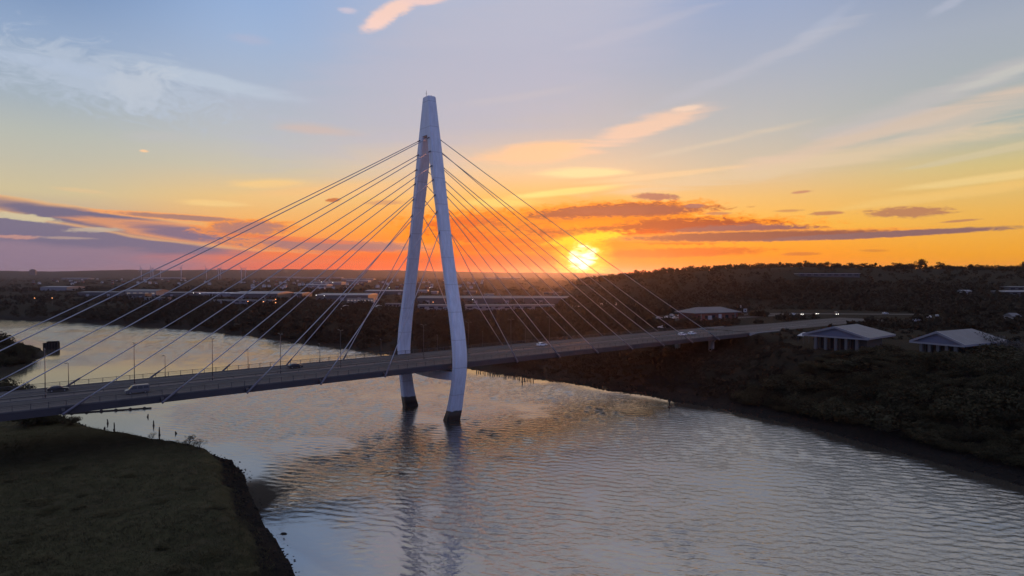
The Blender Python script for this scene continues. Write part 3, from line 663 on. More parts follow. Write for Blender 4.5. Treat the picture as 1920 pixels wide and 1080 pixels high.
# ------------------------------------------------------------------ vehicles
GLASS = mat('car_glass', (.015, .016, .018), .12)
TYRE = mat('tyre', (.015, .015, .015), .8)
RIM = mat('wheel_rim', (.35, .35, .36), .35, .8)
LENS = mat('headlamp_lens', (.6, .6, .58), .2)
LIT = mat('headlamp_lit', (.9, .9, .85), .3, emit=(1, .95, .82, 14))
TAIL = mat('tail_lamp', (.28, .02, .015), .3)
CARS = {}
def car_meshes(kind):
    if kind in CARS: return CARS[kind]
    if kind == 'van': Lh, W_, prof = 2.55, .98, [(-2.5, .35), (2.45, .35), (2.55, .55), (2.52, .95), (1.75, 1.18), (1.02, 1.95), (.6, 2.05), (-2.35, 2.08), (-2.55, 1.9), (-2.58, .6)]; top = 1.15
    else: Lh, W_, prof = 2.1, .88, [(-2.05, .3), (2.05, .3), (2.15, .45), (2.12, .68), (1.95, .8), (1.05, .93), (.35, 1.4), (.05, 1.47), (-.9, 1.46), (-1.35, 1.36), (-1.95, .98), (-2.12, .9), (-2.15, .5)]; top = .93
    b = MB(); rings = []
    for yk in (-1, -.94, -.5, .5, .94, 1):
        r = []
        for x, z in prof:
            ins = max(0, (z-top)/(prof[7][1]-top+.01))*.16
            f = .97 if abs(yk) == 1 else 1
            r.append((x*f, W_*(yk if abs(yk) < .9 else yk*(1-ins)), z if abs(yk) < 1 else .35+(z-.35)*.985))
        rings.append(r)
    body = b.loft(rings).mesh('body')
    gl = MB()
    if kind == 'van':
        for sg in (-1, 1):
            for x0, x1 in ((-2.3, -1.2), (-1.1, .0), (.1, 1.3)):
                gl.add([(x0, sg*.965, 1.2), (x1, sg*.965, 1.2), (min(x1, .95), sg*.865, 1.85), (x0, sg*.865, 1.85)], [(0, 1, 2, 3) if sg < 0 else (3, 2, 1, 0)])
        gl.add([(1.78, -.78, 1.22), (1.78, .78, 1.22), (1.10, .72, 1.92), (1.10, -.72, 1.92)], [(0, 1, 2, 3)])
        gl.add([(-2.6, -.7, 1.25), (-2.6, .7, 1.25), (-2.575, .66, 1.85), (-2.575, -.66, 1.85)], [(3, 2, 1, 0)])
        ax, wr_ = (1.6, -1.6), .34
    else:
        for sg in (-1, 1):
            gl.add([(-1.5, sg*.885, .98), (.95, sg*.885, .98), (.3, sg*.775, 1.38), (-1.2, sg*.775, 1.36)], [(0, 1, 2, 3) if sg < 0 else (3, 2, 1, 0)])
        gl.add([(1.06, -.7, .95), (1.06, .7, .95), (.38, .62, 1.41), (.38, -.62, 1.41)], [(0, 1, 2, 3)])
        gl.add([(-1.93, -.66, 1.02), (-1.93, .66, 1.02), (-1.38, .6, 1.37), (-1.38, -.6, 1.37)], [(3, 2, 1, 0)])
        ax, wr_ = (1.3, -1.28), .31
    wm = MB().tube([(0, -.11, 0), (0, .11, 0)], wr_, 16).mesh('wheel'); wm.materials.append(TYRE)
    rm = MB().tube([(0, -.12, 0), (0, .12, 0)], wr_*.6, 12).mesh('rim'); rm.materials.append(RIM)
    hl = MB().box(-.05, .05, -.16, .16, -.07, .07).mesh('headlight'); tl = MB().box(-.04, .04, -.14, .14, -.09, .09).mesh('tail_light'); tl.materials.append(TAIL)
    g = gl.mesh('windows'); g.materials.append(GLASS)
    CARS[kind] = (body, g, wm, rm, hl, tl, ax, wr_, W_, Lh); return CARS[kind]
def car(kind, x, y, z, rz, col, label, group=None, lit=False, parts=True, cat='car'):
    body, g, wm, rm, hl, tl, ax, wr_, W_, Lh = car_meshes(kind)
    t = thing('van' if kind == 'van' else 'car', label, cat, (x, y, z), rz, group)
    cn = {'white': (.78, .78, .78), 'silver': (.45, .46, .48), 'dark': (.02, .02, .024), 'red': (.3, .03, .025), 'blue': (.04, .06, .16), 'grey': (.09, .09, .095)}[col]
    bm_ = body.copy(); bm_.materials.append(mat('car_paint_'+col, cn, .3, spec=.6)); link('body', bm_, parent=t); link('windows', g, parent=t)
    for ax_ in ax:
        for sg in (-1, 1):
            w = link('wheel', wm, parent=t); w.location = (ax_, sg*(W_-.1), wr_)
            if parts: r_ = link('rim', rm, parent=w)
    for sg in (-1, 1):
        hm = hl.copy(); hm.materials.append(LIT if lit else LENS)
        h_ = link('headlight', hm, parent=t); h_.location = (Lh+.01 if kind == 'van' else 2.1, sg*W_*.68, .72 if kind == 'van' else .63)
        tt_ = link('tail_light', tl, parent=t); tt_.location = (-Lh-.0 if kind == 'van' else -2.1, sg*W_*.7, 1.0 if kind == 'van' else .75)
    return t
def on_deck(kind, px, a_, facing, col, label, **k):
    x = tx(px, 0, a_); w = bw(x, a_)
    return car(kind, float(w[0]), float(w[1]), ztop(x)+.03, TH+(0 if facing > 0 else math.pi), col, label, **k)
on_deck('van', 255, -7.6, -1, 'grey', 'grey van driving left across the bridge near the left picture edge', cat='van')
on_deck('car', 553, 8.2, 1, 'dark', 'dark car on the far lanes of the bridge left of the pylon')
on_deck('car', 106, 8.4, 1, 'dark', 'dark car half hidden by the far railing at the left end of the bridge')
on_deck('car', 1016, 4.2, 1, 'white', 'white roofed car on the bridge just right of the pylon')
on_deck('car', 1280, -3.6, 1, 'white', 'white roofed car on the right end of the bridge, behind another white car')
on_deck('car', 1298, -3.4, 1, 'white', 'leading white car of the pair near the right end of the bridge')
def ground_car(kind, px, py, rz, col, label, z=18.0, **k):
    x, y = at(px, py, z); return car(kind, x, y, gz(x, y)+.18, rz, col, label, **k)
ground_car('car', 1241, 612, 2.6, 'white', 'white car on the slip road beyond the right end of the bridge')
for i, (px, py, c_) in enumerate([(1252, 597, 'white'), (1260, 593, 'silver'), (1266, 598, 'white'), (1275, 594, 'white'), (1236, 598, 'silver')]):
    ground_car('car', px, py, .5+.4*(i % 2), c_, 'pale car parked in the yard left of the low brick building', group='cars parked beside the brick building')
for i, (px, py) in enumerate([(1735, 597), (1743, 597), (1757, 594.5), (1770, 592.5), (1786, 590.5)]):
    ground_car('car', px, py, .9, 'white' if i != 2 else 'silver', 'pale parked car in the slanting row at the far right', group='cars parked in a row at the right')
for i, (px, py) in enumerate([(1711, 603.5), (1720, 602.5)]):
    ground_car('car', px, py, .1, 'silver', 'silver car parked in front of the row of pale cars at the right', group='silver cars parked before the row')
ground_car('car', 1486, 592, -2.6, 'white', 'white car without lights waiting at the junction behind the road')
ground_car('car', 1504, 591.5, -2.0, 'dark', 'dark car with one bright headlight showing at the junction', lit=True)
ground_car('car', 1531, 590.5, -1.85, 'dark', 'dark car with a close pair of bright headlights at the junction', lit=True)
ground_car('van', 1568, 591.5, -1.8, 'grey', 'grey van with wide set lit headlights, rightmost at the junction', lit=True, cat='van')
ground_car('car', 1660, 590, .2, 'silver', 'single silver car on the cross road above the left pavilion')

# ------------------------------------------------------------------ vegetation
def leaf_mat(name, a_, b_):
    m = bpy.data.materials.new(name); m.use_nodes = True; t = m.node_tree; b = t.nodes['Principled BSDF']
    oi = t.nodes.new('ShaderNodeObjectInfo'); g = t.nodes.new('ShaderNodeNewGeometry'); n = t.nodes.new('ShaderNodeTexNoise'); n.inputs['Scale'].default_value = .22; n.inputs['Detail'].default_value = 4
    t.links.new(g.outputs['Position'], n.inputs['Vector'])
    ad = t.nodes.new('ShaderNodeMath'); ad.operation = 'MULTIPLY_ADD'; t.links.new(oi.outputs['Random'], ad.inputs[0]); ad.inputs[1].default_value = .55; t.links.new(n.outputs[0], ad.inputs[2])
    r = t.nodes.new('ShaderNodeMapRange'); r.inputs[1].default_value = .4; r.inputs[2].default_value = 1.1; t.links.new(ad.outputs[0], r.inputs[0])
    x = t.nodes.new('ShaderNodeMix'); x.data_type = 'RGBA'; x.inputs[6].default_value = a_+(1,); x.inputs[7].default_value = b_+(1,)
    t.links.new(r.outputs[0], x.inputs[0]); t.links.new(x.outputs[2], b.inputs['Base Color'])
    b.inputs['Roughness'].default_value = .9; b.inputs['Specular IOR Level'].default_value = .05
    vm = t.nodes.new('ShaderNodeVectorMath'); vm.operation = 'MULTIPLY_ADD'; t.links.new(g.outputs['Normal'], vm.inputs[0]); vm.inputs[1].default_value = (.4, .4, .4); vm.inputs[2].default_value = (0, 0, .6)
    vn_ = t.nodes.new('ShaderNodeVectorMath'); vn_.operation = 'NORMALIZE'; t.links.new(vm.outputs[0], vn_.inputs[0]); t.links.new(vn_.outputs[0], b.inputs['Normal'])
    return m
LEAF = leaf_mat('scrub_leaf', (.024, .023, .014), (.054, .049, .026))
LEAF2 = leaf_mat('pale_leaf', (.06, .06, .056), (.09, .09, .085))
WOODL = leaf_mat('woodland_leaf', (.019, .0175, .012), (.029, .025, .017))
BARK = mat('bark', (.035, .028, .022), .9)
GRASSM = leaf_mat('grass_blade', (.040, .038, .018), (.075, .066, .034))
def cards(c, s, rng):
    """leaf-sized quads: centres c, half sizes s"""
    n = len(c); u = rng.normal(size=(n, 3)); u /= np.linalg.norm(u, axis=1)[:, None]
    v = rng.normal(size=(n, 3)); v -= (v*u).sum(1)[:, None]*u; v /= np.linalg.norm(v, axis=1)[:, None]
    s = np.asarray(s)[:, None]*np.ones((n, 1)); a_ = u*s; b_ = v*s*.62
    return np.stack([c-a_, c-b_*1.0, c+a_, c+b_], 1).reshape(-1, 3)
def lobes(kind, rng):
    if kind == 'bush': return [((rng.uniform(-.55, .55), rng.uniform(-.55, .55), rng.uniform(.25, .7)), rng.uniform(.25, .48)) for _ in range(9)]
    if kind == 'tree': return [((rng.uniform(-.36, .36), rng.uniform(-.36, .36), rng.uniform(.42, .88)), rng.uniform(.13, .25)) for _ in range(13)]
    return [((rng.uniform(-.5, .5), rng.uniform(-.5, .5), rng.uniform(.3, .9)), rng.uniform(.12, .3)) for _ in range(12)]
def crown_mesh(name, kind, n, size, seed):
    rng = np.random.default_rng(seed); ls = lobes(kind, rng); out = []
    w = np.array([l[1]**2 for l in ls]); w /= w.sum()
    for (c, r), k in zip(ls, rng.multinomial(n, w)):
        d = rng.normal(size=(k, 3)); d /= np.linalg.norm(d, axis=1)[:, None]
        rr = r*(.45+.6*rng.random(k)**.6)
        out.append(np.array(c)+d*rr[:, None]*np.array([1, 1, .85]))
    c = np.concatenate(out); c[:, 2] = np.maximum(c[:, 2], .02)
    v = cards(c, size*(.6+.8*rng.random(len(c))), rng)
    q = np.arange(len(v)).reshape(-1, 4); me = grid_mesh(name, v, q); me.polygons.foreach_set('use_smooth', [False]*len(me.polygons))
    return me, ls
def stems_mesh(name, ls, kind, rng):
    b = MB()
    if kind == 'tree': b.tube([(0, 0, -.04), (.01, 0, .2), (.0, .015, .45), (.01, 0, .7)], [.035, .027, .018, .008], 6)
    for c, r in ls:
        z0 = .3 if kind == 'tree' else 0
        b.tube([(c[0]*.1, c[1]*.1, z0), (c[0]*.5, c[1]*.5, (z0+c[2])*.5), c], [.016, .010, .004], 5)
    return b.mesh(name)
PLANT = {}
def proto(kind, i):
    k = (kind, i)
    if k not in PLANT:
        n, s_ = {'bush': (1500, .052), 'tree': (1500, .034), 'bare': (900, .028)}[kind]
        me, ls = crown_mesh('crown' if kind != 'bush' else 'foliage', kind, n, s_, 100+i*7+len(kind)*31)
        st_ = stems_mesh('trunk' if kind == 'tree' else 'stems', ls, kind, None); st_.materials.append(BARK); PLANT[k] = (me, st_)
    return PLANT[k]
def plant(kind, i, x, y, w, h, label, name, group=None, m=LEAF, z=None, cat=None):
    me, st_ = proto(kind, i)
    key = (kind, i, m.name)
    if key not in PLANT: mm = me.copy(); mm.materials.append(m); PLANT[key] = mm
    t = thing(name, label, cat or ('tree' if 'tree' in name else 'bush'), (x, y, (gz(x, y) if z is None else z)-.05), random.uniform(0, 6.28), group)
    t.scale = (w, w, h)
    link('crown' if 'tree' in name else 'foliage', PLANT[key], parent=t); link('trunk' if 'tree' in name else 'stems', st_, parent=t)
    return t
# the bushy slope on the right
cand = []
rr_ = np.random.default_rng(3)
tries = 0
while len(cand) < 285 and tries < 20000:
    tries += 1
    px = rr_.uniform(1230, 1990); k = rr_.random()
    yw = np.interp(px, [1230, 1300, 1440, 1560, 1700, 1800, 1920, 1990], [746, 757, 786, 813, 853, 880, 912, 940]); y0 = np.interp(px, [1230, 1330, 1420, 1500, 1920, 1990], [715, 690, 668, 664, 668, 668])
    py = y0+(yw-16-y0)*k
    z = np.interp(k, [0, .25, 1], [17, 12, 2.]); x, y = at(px, py, z)
    d = float(sdist(np.array([x]), np.array([y]), RB, False)[0])
    if d < 9.5+max(0, (1350-px)*.1) or gz(x, y) < .8: continue
    if any(math.hypot(x-a_, y-b_) < 24 for a_, b_ in ((128, 256), (166, 238))) and gz(x, y) > 15.5 : continue
    sz = rr_.uniform(3.2, 6.4) if rr_.random() < .82 else rr_.uniform(8, 12)
    if any(math.hypot(x-a_, y-b_) < (sz+c_)*.36 for a_, b_, c_ in cand): continue
    cand.append((x, y, sz))
for i, (x, y, sz) in enumerate(cand):
    hh = sz*rr_.uniform(.55, .85)
    if math.hypot(x-125, y-250) < 40 or math.hypot(x-160, y-232) < 34: hh *= .6
    plant('bush', i % 6, x, y, sz, hh, 'dark leafy scrub bush among its like on the steep right river bank', 'scrub_bush', 'scrub bushes on the right bank')
for i, (px, py, h) in enumerate([(1842, 668, 8.6), (1815, 670, 6.4), (1870, 670, 8.2), (1893, 668, 7.0)]):
    x, y = at(px, py, 17.); plant('bare', i % 3, x, y, 11, h, ['pale grey twiggy tree in front of the roof of the right pavilion', 'small pale twiggy tree at the left foot of the grey tree by the right pavilion', 'pale twiggy tree just right of the one before the pavilion roof', 'rightmost pale twiggy tree beside the right pavilion'][i], 'bare_tree', 'pale twiggy trees by the right pavilion', LEAF2)
for px, py, w, h in ((1822, 672, 9, 4.6), (1850, 676, 10, 5.0), (1795, 676, 7, 2.6), (1888, 676, 10, 5.4), (1700, 674, 6, 2.2), (1640, 668, 7, 3.2), (1532, 668, 6, 2.8), (1668, 664, 8, 4.0)):
    x, y = at(px, py, 17.); plant('bush', px % 6, x, y, w, h, 'large dark bush growing close against the front of a gabled pavilion', 'scrub_bush', 'bushes in front of the pavilions')
# the wooded point and shore trees at the left
lt_ = [(3, 676, 7.), (14, 672, 6.), (26, 668, 5.5), (38, 668, 6.), (48, 669, 5), (8, 682, 5), (22, 680, 4.5), (34, 678, 4), (44, 676, 3), (-12, 676, 8), (-30, 674, 8.5), (55, 676, 2.4), (12, 656, 6), (-5, 652, 7.5), (28, 660, 4.5)]
for i, (px, py, h) in enumerate(lt_):
    x, y = at(px, py, 1.2); plant('bush', i % 6, x, y, h*1.25, h, 'dark bush on the low wooded point at the left picture edge', 'shore_bush', 'bushes on the wooded point', z=max(gz(x, y), .3))
for i, (px, py, h) in enumerate([(4, 668, 11.5), (-14, 668, 12.5), (30, 672, 8.5), (46, 674, 6.5)]):
    x, y = at(px, py, 1.5); plant('tree', i % 4, x, y, h*1.1, h, ['tall leafy tree cut by the left picture edge on the wooded point', 'tall leafy tree just outside the left picture edge on the wooded point', 'round leafy tree on the middle of the wooded point at the left', 'small round tree near the tip of the wooded point at the left'][i], 'shore_tree', z=max(gz(x, y), .3))
for i, (px, py, h) in enumerate([(6, 742, 6.5), (22, 738, 6.8), (36, 740, 5.2), (48, 741, 3.8), (-10, 744, 7), (-28, 746, 7)]):
    x, y = at(px, py, 1.5); plant('bare' if i in (1, 3) else 'bush', i % 3, x, y, h*1.2, h, 'loose shrub rising behind the bridge railing at the left picture edge', 'shore_shrub', 'shrubs behind the left end of the bridge', z=max(gz(x, y), .4), cat='bush')
for i, (px, py, h) in enumerate([(62, 800, 4), (75, 796, 3.2), (92, 795, 3), (104, 797, 2.8), (118, 799, 2.6), (132, 800, 2.2), (84, 801, 2.6), (48, 803, 4)]):
    x, y = at(px, py, 4.6); plant('bush' if i % 2 else 'bare', i % 3, x, y, h*1.3, h, 'low bush under the bridge at the top of the grassy bank', 'bank_bush', 'bushes under the left end of the bridge')
for i, (px, py, h, lb) in enumerate([(353, 838, 2.6, 'thin twiggy shrub on the rim of the grassy bank, left of its twin'), (374, 846, 2.4, 'thin twiggy shrub on the rim of the grassy bank, right of its twin'), (284, 824, 1.4, 'tiny shrub on the rim of the grassy bank below the timber stumps'), (436, 878, 1.6, 'small shrub halfway down the dark edge of the grassy bank'), (446, 890, 1.4, 'lowest small shrub on the dark edge of the grassy bank')]):
    x, y = at(px, py, 4.6 if i < 3 else 2.0); plant('bare', i % 3, x, y, h*1.1, h, lb, 'twiggy_shrub', cat='shrub')
for k in range(20):
    px, py = random.uniform(10, 470), random.uniform(850, 1075); x, y = at(px, py, 5.3)
    if float(sdist(np.array([x]), np.array([y]), LB, False)[0]) < 6 or gz(x, y) < 4: continue
    plant('bush', k % 6, x, y, random.uniform(1.2, 3.0), random.uniform(.3, .7), 'low weedy clump in the dark grass of the left foreground bank', 'weed_clump', 'weed clumps on the grassy bank', GRASSM, cat='weeds')
# trees that stand out on the hill skyline
rs = np.random.default_rng(12)
px = 1132.; k = 0
while px < 1965:
    s_ = (px-960)/FPX; y = 868+rs.uniform(-12, 14); h = rs.uniform(4.5, 8.0)+(1.5 if px < 1300 else 0)
    plant('tree' if k % 3 else 'bush', k % 4, s_*y, y, h*rs.uniform(.9, 1.4), h, 'small dark tree in the line of trees along the hilltop skyline', 'hill_tree', 'trees along the hilltop skyline', WOODL)
    px += rs.uniform(5.5, 11.5); k += 1
for px, h, w, lb in ((1725, 14, 13, 'tallest round tree standing clear of the hilltop skyline at the right'), (1763, 10, 10, 'rounded tree right of the tallest one on the hilltop skyline'), (1511, 9, 8, 'rounded tree at the middle of the hilltop skyline'), (1680, 9, 12, 'broad low tree left of the tallest one on the skyline'), (1917, 13, 6, 'narrow tall tree on the skyline at the right picture edge'), (1195, 11, 14, 'broad dark tree on the skyline just right of the sun'), (1146, 9, 10, 'dark tree on the skyline close under the sun')):
    y = 860; plant('tree', int(px) % 4, (px-960)/FPX*y, y, w, h, lb, 'skyline_tree', None, WOODL)
# far woods and scrub that read as one dark mass
def mass(name, label, cat, pts, m, per, leaf, seed):
    rng = np.random.default_rng(seed); out = []; sz = []
    for (x, y, w, h, z) in pts:
        k = per(y); d = rng.normal(size=(k, 3)); d /= np.linalg.norm(d, axis=1)[:, None]; rr = rng.random(k)**.4
        c = np.array([x, y, z+h*.48])+d*rr[:, None]*np.array([w*.55, w*.55, h*.52])
        out.append(c); sz.append(np.full(k, leaf*w)*(.6+.8*rng.random(k)))
    c = np.concatenate(out); v = cards(c, np.concatenate(sz), rng)
    me = grid_mesh(name, v, np.arange(len(v)).reshape(-1, 4)); me.polygons.foreach_set('use_smooth', [False]*len(me.polygons))
    o = link(name, me, m, None, 'stuff'); return tag(o, label, cat)

# ------------------------------------------------------------------ buildings
def hit(px, py, zmin=1.0):
    """where the line of sight through a photo point meets the ground"""
    dx, dy, dz = ray(px, py); ks = np.geomspace(120, 16000, 900)
    X_, Y_, Z_ = dx*ks, dy*ks, CAMH+dz*ks; g = hgt(X_, Y_)
    i = np.argmax(Z_ < g) if (Z_ < g).any() else len(ks)-1
    return float(X_[i]), float(Y_[i]), float(g[i])
ROOFL = mat('pale_roof', (.21, .21, .23), .6, noise=.08, col2=(.16, .16, .18))
ROOFG = mat('grey_roof', (.12, .12, .132), .65, noise=.08, col2=(.09, .09, .10))
ROOFW = mat('white_roof', (.38, .38, .40), .45)
WALLD = mat('dark_cladding', (.07, .068, .07), .7)
WALLG = mat('grey_cladding', (.17, .17, .18), .7)
WALLB = mat('brick', (.20, .07, .05), .9, noise=.6, col2=(.14, .05, .04))
WALLW = mat('render_wall', (.45, .43, .42), .8)
DOORM = mat('roller_door', (.24, .24, .25), .6)
WIN = mat('dark_window', (.02, .02, .024), .15)
WINL = mat('lit_window', (.5, .4, .3), .4, emit=(1, .78, .55, .16))
FOOT = []                                   # footprints kept clear of woods
def shed(label, px0, px1, py, dep, h, roof=ROOFL, wall=WALLD, rise=1.4, rot=0., name='warehouse', cat='warehouse', bays=1, doors=2, wins=0, lit=False, group=None):
    """a shed whose front foot runs between two photo columns"""
    x, y, z = hit((px0+px1)/2, py); w = (px1-px0)/FPX*y; x = ((px0+px1)/2-960)/FPX*y
    t = thing(name, label, cat, (x, y, z-.3), rot, group); FOOT.append((x, y+dep/2, max(w, dep)*.62, w, dep))
    MB().box(-w/2, w/2, 0, dep, -1.5, h).build('wall', wall, t)
    rb = MB(); ov = .5; bw_ = (w+2*ov)/bays
    for k in range(bays):                     # ridges run away from the viewer over each bay or across when one bay only
        a_ = -w/2-ov+k*bw_
        if bays == 1: rb.loft([[(a_, -ov, h), (a_, -ov, h+.35), (a_, dep/2, h+rise), (a_, dep+ov, h+.35), (a_, dep+ov, h)], [(a_+bw_, -ov, h), (a_+bw_, -ov, h+.35), (a_+bw_, dep/2, h+rise), (a_+bw_, dep+ov, h+.35), (a_+bw_, dep+ov, h)]])
        else: rb.loft([[(a_, -ov, h+.01), (a_, -ov, h+.3), (a_+bw_*.5, -ov, h+rise), (a_+bw_-.02, -ov, h+.3), (a_+bw_-.02, -ov, h+.01)][::-1], [(a_, dep+ov, h+.01), (a_, dep+ov, h+.3), (a_+bw_*.5, dep+ov, h+rise), (a_+bw_-.02, dep+ov, h+.3), (a_+bw_-.02, dep+ov, h+.01)][::-1]])
    rb.build('roof', roof, t)
    for k in range(doors):
        cx = -w/2+w*(k+.5)/doors; MB().box(cx-min(2.4, w*.08), cx+min(2.4, w*.08), -.08, .02, -.2, min(4.6, h*.65)).build('loading_door', DOORM, t)
    for k in range(wins):
        cx = -w/2+w*(k+.5)/wins; MB().box(cx-w/wins*.28, cx+w/wins*.28, -.06, .02, h*.5, h*.78).build('window', WINL if lit else WIN, t)
    return t
shed('long dark walled warehouse with a pale flat roof, leftmost above the river', 145, 222, 556, 40, 7, ROOFG)
shed('warehouse with a low arched roof and a lit front behind the dark box building', 224, 292, 556, 45, 8.5, ROOFG, WALLG, 3.5, wins=6, lit=True)
shed('dark boxy block standing before the arched roof warehouse', 240, 271, 561, 18, 8, WALLD, WALLD, .4, name='industrial_block', cat='building')
shed('low grey shed with a flat roof right of the dark boxy block', 268, 312, 564, 16, 4, ROOFG, WALLG, .6)
shed('grey roofed warehouse left of the bright white saw roof', 308, 362, 557, 45, 7, ROOFG)
shed('warehouse with bright white roof in several narrow bays', 366, 432, 557, 30, 6, ROOFW, WALLG, 1.6, bays=8, doors=1)
shed('broad warehouse with a pale lilac roof in the middle of the estate', 432, 520, 561, 70, 8, ROOFL, WALLD, 3)
shed('warehouse with a long pale roof right of the broad lilac roof', 522, 566, 559, 50, 7, ROOFL, WALLD, 1.8)
shed('long low grey building with a row of windows before the lilac roof', 390, 510, 570, 14, 4.5, ROOFG, WALLG, .8, wins=10, doors=0)
shed('warehouse with a large pale roof left of the pylon', 592, 690, 564, 62, 7.5, ROOFL, WALLD, 2.2, doors=3)
shed('grey annex with two rows of small windows on the large pale roofed warehouse', 650, 700, 568, 10, 5.6, ROOFG, WALLG, .4, wins=8, lit=True, doors=0, name='office_block', cat='building')
shed('pale roofed warehouse partly behind the left pylon leg', 684, 770, 553, 50, 7, ROOFL, WALLD, 2)
shed('low pale building beside the left pylon leg', 722, 757, 576, 14, 4, ROOFG, WALLG, .5, wins=5, doors=0)
shed('long ridged warehouse roof seen through the pylon legs', 782, 860, 570, 50, 7, ROOFG, WALLD, 2.5)
shed('long ridged warehouse right of the pylon', 862, 980, 570, 50, 7, ROOFG, WALLD, 2.5)
shed('long ridged warehouse that tapers off toward the sun side', 982, 1108, 570, 45, 7, ROOFG, WALLD, 2.2)
shed('front row grey shed seen between the pylon legs', 783, 852, 582, 26, 5, ROOFG, WALLG, 1, wins=4)
shed('front row grey shed right of the pylon', 872, 960, 582, 26, 5, ROOFG, WALLG, 1, wins=5)
shed('rightmost front row grey shed', 962, 1040, 581, 22, 4.6, ROOFG, WALLG, 1, wins=4)
shed('bright white roofed unit seen between the pylon legs', 782, 801, 549, 26, 5, ROOFW, WALLG, .8, doors=1)
shed('small white roofed unit right of the bright one between the pylon legs', 808, 820, 551, 18, 4.5, ROOFW, WALLG, .6, doors=1)
shed('pale roofed shed behind the long ridged warehouses', 868, 893, 551, 26, 5, ROOFL, WALLD, .8, doors=1)
shed('small white roof above the long ridged warehouse', 905, 926, 556, 14, 4, ROOFW, WALLG, .6, doors=1)
shed('pale roof at the edge of the wooded hill beyond the ridged warehouses', 1020, 1060, 553, 22, 4.5, ROOFG, WALLD, .8, doors=1)
shed('small white kiosk with a flat roof in the scrub below the sun', 1076, 1096, 581, 9, 2.8, ROOFW, WALLW, .3, name='kiosk', cat='kiosk', doors=1)
for i, (a_, b_, py) in enumerate([(75, 125, 545), (115, 165, 524), (268, 340, 523), (500, 560, 521), (535, 640, 522), (640, 700, 526), (572, 612, 540), (905, 975, 523), (648, 690, 530), (585, 640, 534)]):
    shed('far pale roofed shed on the plain, %s of the far sheds from the left' % ordn[i], a_, b_, py, 60, 8, ROOFL, WALLG, 2, doors=1, group='far sheds on the plain')
# houses of the town, too far to show their parts
hm = {}
for kk, (wm_, rm_) in enumerate(((WALLW, ROOFG), (WALLB, ROOFG), (WALLW, ROOFL))):
    b1 = MB().box(-4, 4, -3.5, 3.5, -1, 5).mesh('wall'); b1.materials.append(wm_)
    b2 = MB().loft([[(-4.3, -3.9, 5), (-4.3, 0, 8), (-4.3, 3.9, 5)], [(4.3, -3.9, 5), (4.3, 0, 8), (4.3, 3.9, 5)]]).mesh('roof'); b2.materials.append(rm_); hm[kk] = (b1, b2)
rh = np.random.default_rng(21); nh = 0
while nh < 130:
    px = rh.uniform(470, 905); py = rh.uniform(525, 543)
    if rh.random() < .35: px = rh.uniform(60, 470); py = rh.uniform(524, 534)
    x, y, z = hit(px, py)
    if any(abs(x-f[0]) < f[3]/2+12 and abs(y-f[1]) < f[4]/2+14 for f in FOOT): continue
    t = thing('house', 'far small gabled house scattered on the dark plain beyond the estate', 'house', (x, y, z), rh.uniform(0, 3.1), 'houses of the far town')
    link('wall', hm[nh % 3][0], parent=t); link('roof', hm[nh % 3][1], parent=t); FOOT.append((x, y, 9, 10, 10)); nh += 1
# low brick building by the junction
t = thing('brick_building', 'low red brick building with a wide grey hipped roof behind the bridge end', 'building', (125, 404, 18.0), .42)
FOOT.append((125, 404, 26, 44, 30))
MB().box(-17, 17, -8, 8, -1.2, 4.6).build('wall', WALLB, t)
MB().loft([[(-19, -9.6, 4.6), (19, -9.6, 4.6), (19, 9.6, 4.6), (-19, 9.6, 4.6)], [(-19, -9.6, 4.95), (19, -9.6, 4.95), (19, 9.6, 4.95), (-19, 9.6, 4.95)], [(-10, -.3, 8.0), (10, -.3, 8.0), (10, .3, 8.0), (-10, .3, 8.0)]]).build('roof', ROOFG, t)
for k in range(6): MB().box(-15+5.4*k, -12.4+5.4*k, -8.06, -7.95, 1.2, 3.2).build('window', WIN, t)
MB().box(1.2, 3.4, -8.3, -8.0, 0, 3.9).build('door', WALLW, t)
MB().box(13.4, 13.7, -9.3, -9.0, -1, 4.7).build('post', CONC, t); MB().box(-13.7, -13.4, -9.3, -9.0, -1, 4.7).build('post', CONC, t)
# signs
def sign(label, px, py, z, w, h, ph, face, facing=math.pi):
    x, y = at(px, py, z); t = thing('sign', label, 'sign', (x, y, gz(x, y)), 0)
    MB().box(-w*.32, -w*.24, -.08, .08, 0, ph+h).box(w*.24, w*.32, -.08, .08, 0, ph+h).build('post', RAIL, t)
    p = MB().box(-w/2, w/2, -.2, -.09, ph, ph+h).build('panel', WHITE, t)
    if face: MB().loft([[(.45*math.cos(a_), -.23, ph+h/2+.45*math.sin(a_)) for a_ in np.linspace(0, 6.28, 13)[:-1]], [(.45*math.cos(a_), -.2, ph+h/2+.45*math.sin(a_)) for a_ in np.linspace(0, 6.28, 13)[:-1]]]).build('emblem', WIN, p)
    return t
sign('white square sign with a dark round mark right of the brick building', 1397, 600, 18, 2.2, 2.2, 5.0, True)
sign('white upright board standing before the brick wall', 1331, 603, 18, 2.4, 2.4, 1.2, False)
x, y = at(1390, 598, 18)
t = thing('flag_pole', 'pale flag drooping from a pole at the right end of the brick building', 'flag', (x, y, gz(x, y)))
MB().tube([(0, 0, 0), (0, 0, 9)], [.08, .05], 6).build('pole', RAIL, t)
MB().add([(0, 0, 8.9), (-.9, 0, 8.8), (-.5, .05, 7.2), (0, 0, 7.4), (0, .06, 8.9), (-.9, .06, 8.8), (-.5, .11, 7.2), (0, .06, 7.4)], [(0, 1, 2, 3), (7, 6, 5, 4), (0, 4, 5, 1), (1, 5, 6, 2), (2, 6, 7, 3), (3, 7, 4, 0)]).build('flag', WHITE, t)
